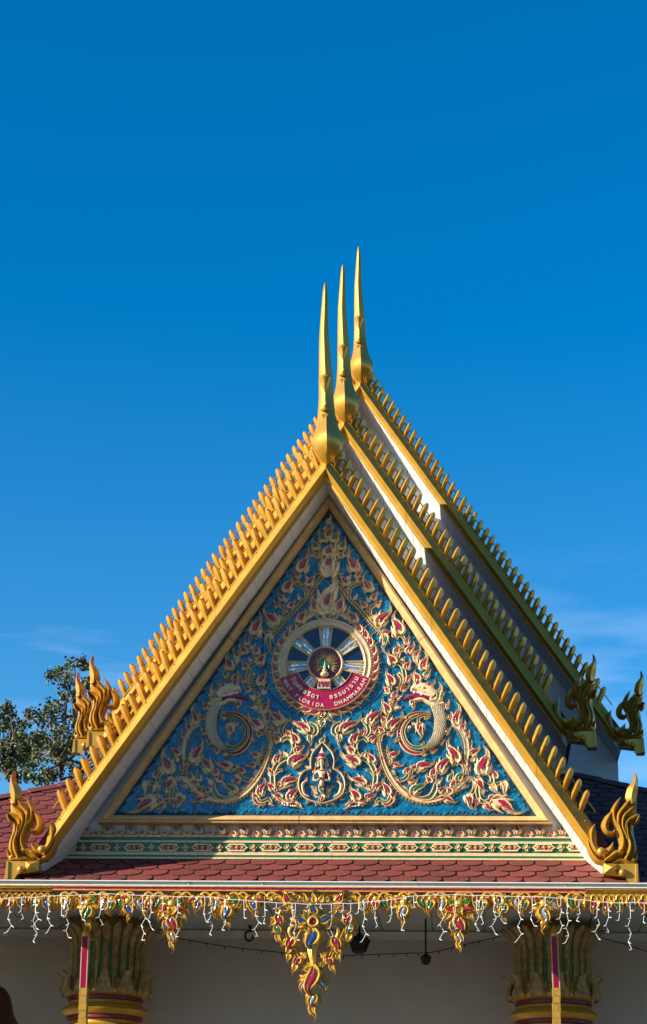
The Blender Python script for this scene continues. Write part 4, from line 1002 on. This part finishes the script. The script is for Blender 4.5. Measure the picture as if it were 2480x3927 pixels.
for m in (1, -1):
    for P, W in (([(630,400),(672,430),(680,480),(655,530)], [20,34,34,30]), ([(505,300),(470,240),(480,180),(560,160),(640,190)], [20,22,24,24,20]), ([(730,210),(760,250),(780,300)], [24,30,26]), ([(560,440),(600,520),(620,640),(590,700),(540,740)], [14,16,16,16,14]), ([(460,800),(520,790),(590,760),(660,620),(740,440)], [12,14,14,14,12])):
        c, ww = smooth_line([cp('J', 440+m*(x-440), y, YC+.02) for x, y in P], [q*sJ for q in W]); obj('carved_scroll', ribbon(c, ww/2, ww/2, 'round', YC+.02, .035, .02), GOLDV, big)
# end boards
for sg, x0, x1, lab in ((-1, -40, 201, 'short gold fringe board with twisted rope edge at the left end'), (1, 2245, 2530, 'short gold fringe board with twisted rope edge at the right end')):
    t = thing('fringe_board', lab, 'fringe', (un((x0+x1)/2, 3420, YV)), 'carved fringe boards under the gutter')
    dy = 0 if sg < 0 else 6
    a, b = u2(x0, 3410, YV)[0], u2(x1, 3410, YV)[0]
    obj('board', box(a, b, YV-.01, YV+.05, zz(3424+dy, YV), zz(3403+dy*.5, YV)), GOLDV, t, False)
    rp = []
    for xx in np.arange(x0+3, x1, 9):
        c = un(xx, 3412+dy, YV); rp.append(leaf_geo(c[[0, 2]]+np.array([-.022, -.016]), c[[0, 2]]+np.array([.022, .016]), .022, YV-.008, .03, 1, None, True)[0])
    obj('rope_twist', join(rp), GOLDV, t)
    obj('bead', box(a, b, YV-.032, YV-.012, zz(3404+dy*.6, YV), zz(3401+dy*.6, YV)), GOLDV, t, False)
    obj('bead', box(a, b, YV-.032, YV-.012, zz(3426+dy, YV), zz(3421+dy, YV)), GOLDV, t, False)
    for i, xx in enumerate(np.arange(x0+8, x1-6, 24)):
        yy = 3428+dy
        if i % 2: vleaf(t, xx, yy+22, xx+random.uniform(-4, 4), yy+66+random.uniform(-5, 8), 40, random.choice('rgb'), name='drop_leaf', Y=YV-.012)
        else: vleaf(t, xx, yy+16, xx+random.uniform(-3, 3), yy+44, 26, 'r' if i % 4 else None, name='drop_leaf', Y=YV)
        vstem(t, [(xx-12, yy+30), (xx-11, yy+8), (xx, yy-2), (xx+11, yy+8), (xx+12, yy+30)], [4, 7, 8, 7, 4], YV-.02 if i % 2 else YV-.008)
        vleaf(t, xx, yy+2, xx, yy+30, 10, None, name='tongue', Y=YV-.018, plain=True)

# ------------------------------------------------------------------ icicle light strings
YL = -.23
lights = thing('icicle_lights', 'white icicle light string draped along the gold fringe', 'string lights', un(1240, 3440, YL))
kx = [-40, 120, 260, 420, 600, 790, 860, 1000, 1200, 1400, 1560, 1640, 1800, 2000, 2180, 2300, 2520]
ky = [3448, 3440, 3433, 3428, 3436, 3438, 3445, 3458, 3466, 3460, 3440, 3432, 3432, 3437, 3446, 3458, 3464]
P, _ = smooth_line(np.stack([kx, ky], 1), [1]*len(kx), 6)
obj('main_wire', tube([un(x, y+random.uniform(-2, 2), YL) for x, y in P], .0036, 5), WIRE, lights)
drops = [(35,3575),(82,3520),(135,3560),(137,3608),(185,3575),(238,3510),(258,3595),(310,3525),(385,3545),(415,3480),(508,3490),(548,3605),(578,3560),(625,3520),(680,3590),(785,3535),(808,3580),(860,3565),(935,3520),(982,3590),(1015,3540),(1060,3500),(1120,3545),(1132,3605),(1180,3490),(1230,3480),(1270,3590),(1315,3520),(1345,3560),(1375,3500),(1395,3610),(1440,3550),(1500,3535),(1546,3565),(1585,3480),(1695,3600),(1745,3560),(1828,3570),(1850,3540),(1895,3580),(1922,3540),(1988,3610),(2040,3550),(2090,3500),(2150,3575),(2175,3615),(2220,3530),(2290,3600),(2330,3575),(2376,3530),(2415,3640),(2470,3535)]
for i, (x, yb) in enumerate(drops):
    y0 = np.interp(x, kx, ky); pts = [(x, y0)]; bl = []
    nseg = max(2, int((yb-y0)/26)); cx_ = x
    for j in range(1, nseg+1):
        sw = (-1)**(j+i)*random.uniform(4, 11) if j > 1 else random.uniform(-3, 3)
        cx_ = x+sw*(.4 if j < 3 else 1); yy = y0+(yb-y0)*j/nseg; pts.append((cx_, yy))
        bl.append((cx_, yy, random.choice((-1, 1))))
    sp = obj('light_strand', tube([un(px, py, YL-.006*math.sin(q)) for q, (px, py) in enumerate(pts)], .0030, 5), WIRE, lights)
    for (bx_, by_, d) in bl:
        a = un(bx_, by_, YL-.008); b = un(bx_+d*random.uniform(7, 14), by_+random.uniform(-2, 9), YL-.02)
        obj('bulb', tube([a, a+(b-a)*.55, b], [.005, .0055, .002], 5), WIRE, sp)
# porch: dark garland wire, lanterns, hook, bell
gar = thing('bulb_garland', 'dark sagging wire with small bulbs across the shaded porch', 'string lights', un(1240, 3650, 1.25))
gk = [(598,3575),(700,3600),(860,3628),(1040,3648),(1240,3666),(1420,3660),(1560,3655),(1660,3650),(1780,3622),(1920,3590)]
P, _ = smooth_line(gk, [1]*len(gk), 5); P3 = [un(x, y, 1.25) for x, y in P]
obj('wire', tube(P3, .006, 5), BLACK, gar)
obj('wire', tube([un(x, y, 1.25) for x, y in ((2300,3595),(2390,3618),(2500,3655))], .006, 5), BLACK, gar)
for p in P3[2::2]: obj('bulb', tube([p, p+np.array([.004, 0, -.04])], [.008, .004], 5), BLACK, gar)
def lantern(px, pyt, pyb, Y, lab, sc):
    a, b = un(px, pyt, Y), un(px, pyb, Y); hgt = a[2]-b[2]
    t = thing('lantern', lab, 'lantern', (a[0], Y, b[2]), None)
    obj('lamp_body', lathe([(.05*sc, 0), (.085*sc, hgt*.08), (.15*sc, hgt*.66), (.155*sc, hgt*.68)], (a[0], Y, b[2]), 6), BLACK, t, False)
    obj('lamp_cap', lathe([(.165*sc, hgt*.59), (.12*sc, hgt*.82), (.05*sc, hgt*.9), (.03*sc, hgt)], (a[0], Y, b[2]), 6), BLACK, t, False)
    for k in range(6):
        an = k*math.pi/3; obj('lamp_rib', tube([(a[0]+.088*sc*math.cos(an), Y+.088*sc*math.sin(an), b[2]+hgt*.08), (a[0]+.153*sc*math.cos(an), Y+.153*sc*math.sin(an), b[2]+hgt*.67)], .008*sc, 4), BRONZE, t)
    obj('hanger', tube([(a[0], Y, a[2]), (a[0], Y, .05)], .012, 5), BLACK, t)
lantern(1378, 3578, 3657, 1.9, 'black six-sided lantern hanging right of the large centre pendant', .85)
lantern(1632, 3655, 3700, 1.3, 'small dark lantern hanging on the wire left of the right column', .42)
p = un(955, 3582, 1.9)
hk = thing('ceiling_hook', 'dark open ring hook hanging from the porch ceiling left of centre', 'hook', (p[0], 1.9, p[2]))
obj('ring', tube([(p[0]+.05*math.cos(a), 1.9, p[2]-.02+.06*math.sin(a)) for a in np.linspace(.9, 6.4, 16)], .014, 6), BLACK, hk)
obj('shank', tube([(p[0]+.03, 1.9, p[2]+.03), (p[0], 1.9, .06)], .02, 6), BLACK, hk)
bc = un(-70, 3960, 1.6)
bl_ = thing('temple_bell', 'brown bell shape cut by the lower left edge of the frame', 'bell', bc)
mb = mpx(1.6)
obj('bell_body', lathe([(r*mb, (3960-y)*mb) for y, r in ((3990,178),(3960,160),(3940,146),(3915,126),(3890,112),(3850,103),(3820,92),(3798,74),(3785,50),(3780,10))], tuple(bc), 32), BRONZE, bl_)
obj('bell_crown', tube([(bc[0]+.09*math.cos(a), bc[1], bc[2]+180*mb+.09*math.sin(a)) for a in np.linspace(0, math.pi, 10)], .025, 6), BRONZE, bl_)
obj('bell_rope', tube([(bc[0], bc[1], bc[2]+180*mb+.09), (bc[0], bc[1], .06)], .015, 6), BLACK, bl_)

# ------------------------------------------------------------------ trees beyond the hall
def tree(lab, Y, base_px, clumps, limbs, seed):
    rnd = random.Random(seed); nr = np.random.RandomState(seed)
    bx = un(base_px, 2900, Y)[0]
    t = thing('oak_tree', lab, 'tree', (bx, Y, GZ), 'trees behind the left roof')
    m = mpx(Y)*1.0
    top = un(base_px, 2900, Y)
    tr = [(bx-.6, Y, GZ), (bx-.5, Y+.1, GZ+2.5), (bx-.25, Y-.1, GZ+5), (bx, Y, top[2]-2.2), (bx+.05, Y, top[2]-1.2)]
    obj('trunk', tube(tr, [.34, .26, .2, .13, .08], 9), BARK, t)
    br = []
    for L_ in limbs:
        P = [np.array(un(x, y, Y+dy)) for x, y, dy in L_]; br.append(tube(P, np.linspace(.045, .012, len(P)), 5))
    cent = []
    clumps = list(clumps)+[(base_px+rnd.uniform(-110, 150), rnd.uniform(2830, 2990), rnd.uniform(22, 40), 1.3) for _ in range(26)]
    for x, y, r, dn in clumps:
        cent.append((un(x, y, Y+rnd.uniform(-.5, .5)), r*m, dn))
    for c, r, dn in cent:
        s0 = top+np.array([0, 0, -.5*rnd.random()]); mid = (s0+c)/2+np.array([rnd.uniform(-.15, .15), 0, .05])
        if not limbs or rnd.random() < .5: br.append(tube([s0, mid, c], [.035, .02, .008], 4))
        for k in range(4):
            d_ = nr.normal(size=3); d_ /= np.linalg.norm(d_); br.append(tube([c, c+d_*r*.8], [.008, .003], 3))
    obj('branch', join(br), BARK, t)
    V = []; F = []
    for c, r, dn in cent:
        nsub = max(5, int(r*r*95*dn))
        for q in range(nsub):
            d_ = nr.normal(size=3); d_ /= np.linalg.norm(d_); sc_ = c+d_*r*rnd.random()**.45*np.array([1, 1, .85])
            for k in range(rnd.randint(9, 17)):
                p = sc_+nr.normal(size=3)*.055
                a = nr.normal(size=3); a /= np.linalg.norm(a); b = np.cross(a, nr.normal(size=3)); b /= np.linalg.norm(b)
                ln = rnd.uniform(.06, .105); wd = ln*.36; fold = np.cross(a, b)*wd*.5
                i0 = len(V)
                V += [p-a*ln*.5, p+b*wd+fold, p+a*ln*.5, p-b*wd+fold]; F += [(i0, i0+1, i0+2), (i0, i0+2, i0+3)]
    V = np.array(V)
    obj('crown', (V, F), LEAFM, t, False)
tree('oak tree with open dark green crown rising behind the left roof and flame finials', 17.0, 235,
     [(270,2545,24,1.4),(310,2535,12,1.2),(328,2550,10,1.1),(232,2570,34,1.3),(190,2595,16,1.0),(215,2585,16,1.2),(255,2600,28,1.2),(250,2640,26,1.1),(275,2660,24,1.1),(290,2690,20,1),(250,2680,14,.8),(330,2610,12,.8),(345,2640,16,1),(350,2630,12,1),
      (190,2700,20,1.0),(215,2715,34,1.3),(175,2735,24,1.0),(235,2755,44,1.5),(195,2775,44,1.5),(265,2745,34,1.4),(290,2780,34,1.4),(230,2810,46,1.5),(270,2830,38,1.5),(200,2850,36,1.2),(245,2870,44,1.5),(285,2870,30,1.5),(150,2745,22,1.0),(130,2760,24,1.0),(120,2740,18,1),(160,2830,20,.7),(190,2890,40,1.4),(150,2910,24,.9),(230,2900,40,1.4)],
     [[(290,2780,0),(284,2720,0),(290,2690,0),(300,2650,.1),(290,2600,.1),(285,2560,0)], [(292,2740,0),(284,2690,0),(262,2630,0),(240,2585,0)], [(290,2690,0),(312,2650,0),(330,2610,0)], [(300,2650,0),(285,2590,0),(250,2575,0),(190,2590,0)], [(225,2835,0),(180,2832,0),(150,2833,0)], [(240,2880,0),(200,2800,0),(180,2750,0)]], 5)
tree('oak tree with sparse dark green crown at the left edge of the photo', 18.5, 30,
     [(15,2790,40,1.4),(5,2745,20,1.1),(30,2708,9,1.2),(22,2722,8,1),(35,2715,8,1),(55,2745,20,1.2),(45,2770,28,1.2),(75,2770,20,1.1),(90,2780,20,1),(60,2800,34,1.4),(30,2840,40,1.4),(10,2870,40,1.5),(50,2850,30,1.2),(75,2840,16,.8),(40,2890,38,1.5),(90,2860,20,.7),(105,2880,16,.6),(20,2920,44,1.6),(70,2920,34,1.3),(110,2925,30,1.2),(90,2950,34,1.5),(30,2955,40,1.5),(130,2900,18,.7),(-30,2800,50,1.4),(-30,2880,60,1.4)],
     [[(30,2900,0),(20,2835,0),(5,2835,0),(-10,2840,0)], [(40,2880,0),(60,2800,0),(90,2775,0)], [(60,2920,0),(100,2860,0),(115,2830,0)]], 9)

# added out-of-view foliage ring, blocks low sky fill on the facade
rnd = random.Random(3); V = []; F = []
for i in range(24000):
    a = rnd.uniform(0, 2*math.pi); R_ = 62+rnd.uniform(-4, 7)
    top_ = 8.2+1.6*math.sin(a*9+1)+1.1*math.sin(a*23)+.8*math.sin(a*51+2)
    if math.sin(a) < .1: top_ = top_*1.9; R_ -= 12  # front half raised and pulled closer to cut more sky fill
    z_ = GZ+max(.2, top_*rnd.random()**.7); c = np.array([R_*math.cos(a), R_*math.sin(a)-5, z_])
    n1 = np.array([rnd.gauss(0, 1) for _ in range(3)]); n1 /= np.linalg.norm(n1); n2 = np.cross(n1, [rnd.gauss(0, 1) for _ in range(3)]); n2 /= np.linalg.norm(n2)
    w_ = rnd.uniform(.35, .8); i0 = len(V); V += [c-n1*w_, c+n2*w_*.5, c+n1*w_, c-n2*w_*.5]; F.append((i0, i0+1, i0+2, i0+3))
obj('fill_blocking_foliage', (V, F), LEAFM, None, False)['kind'] = 'stuff'
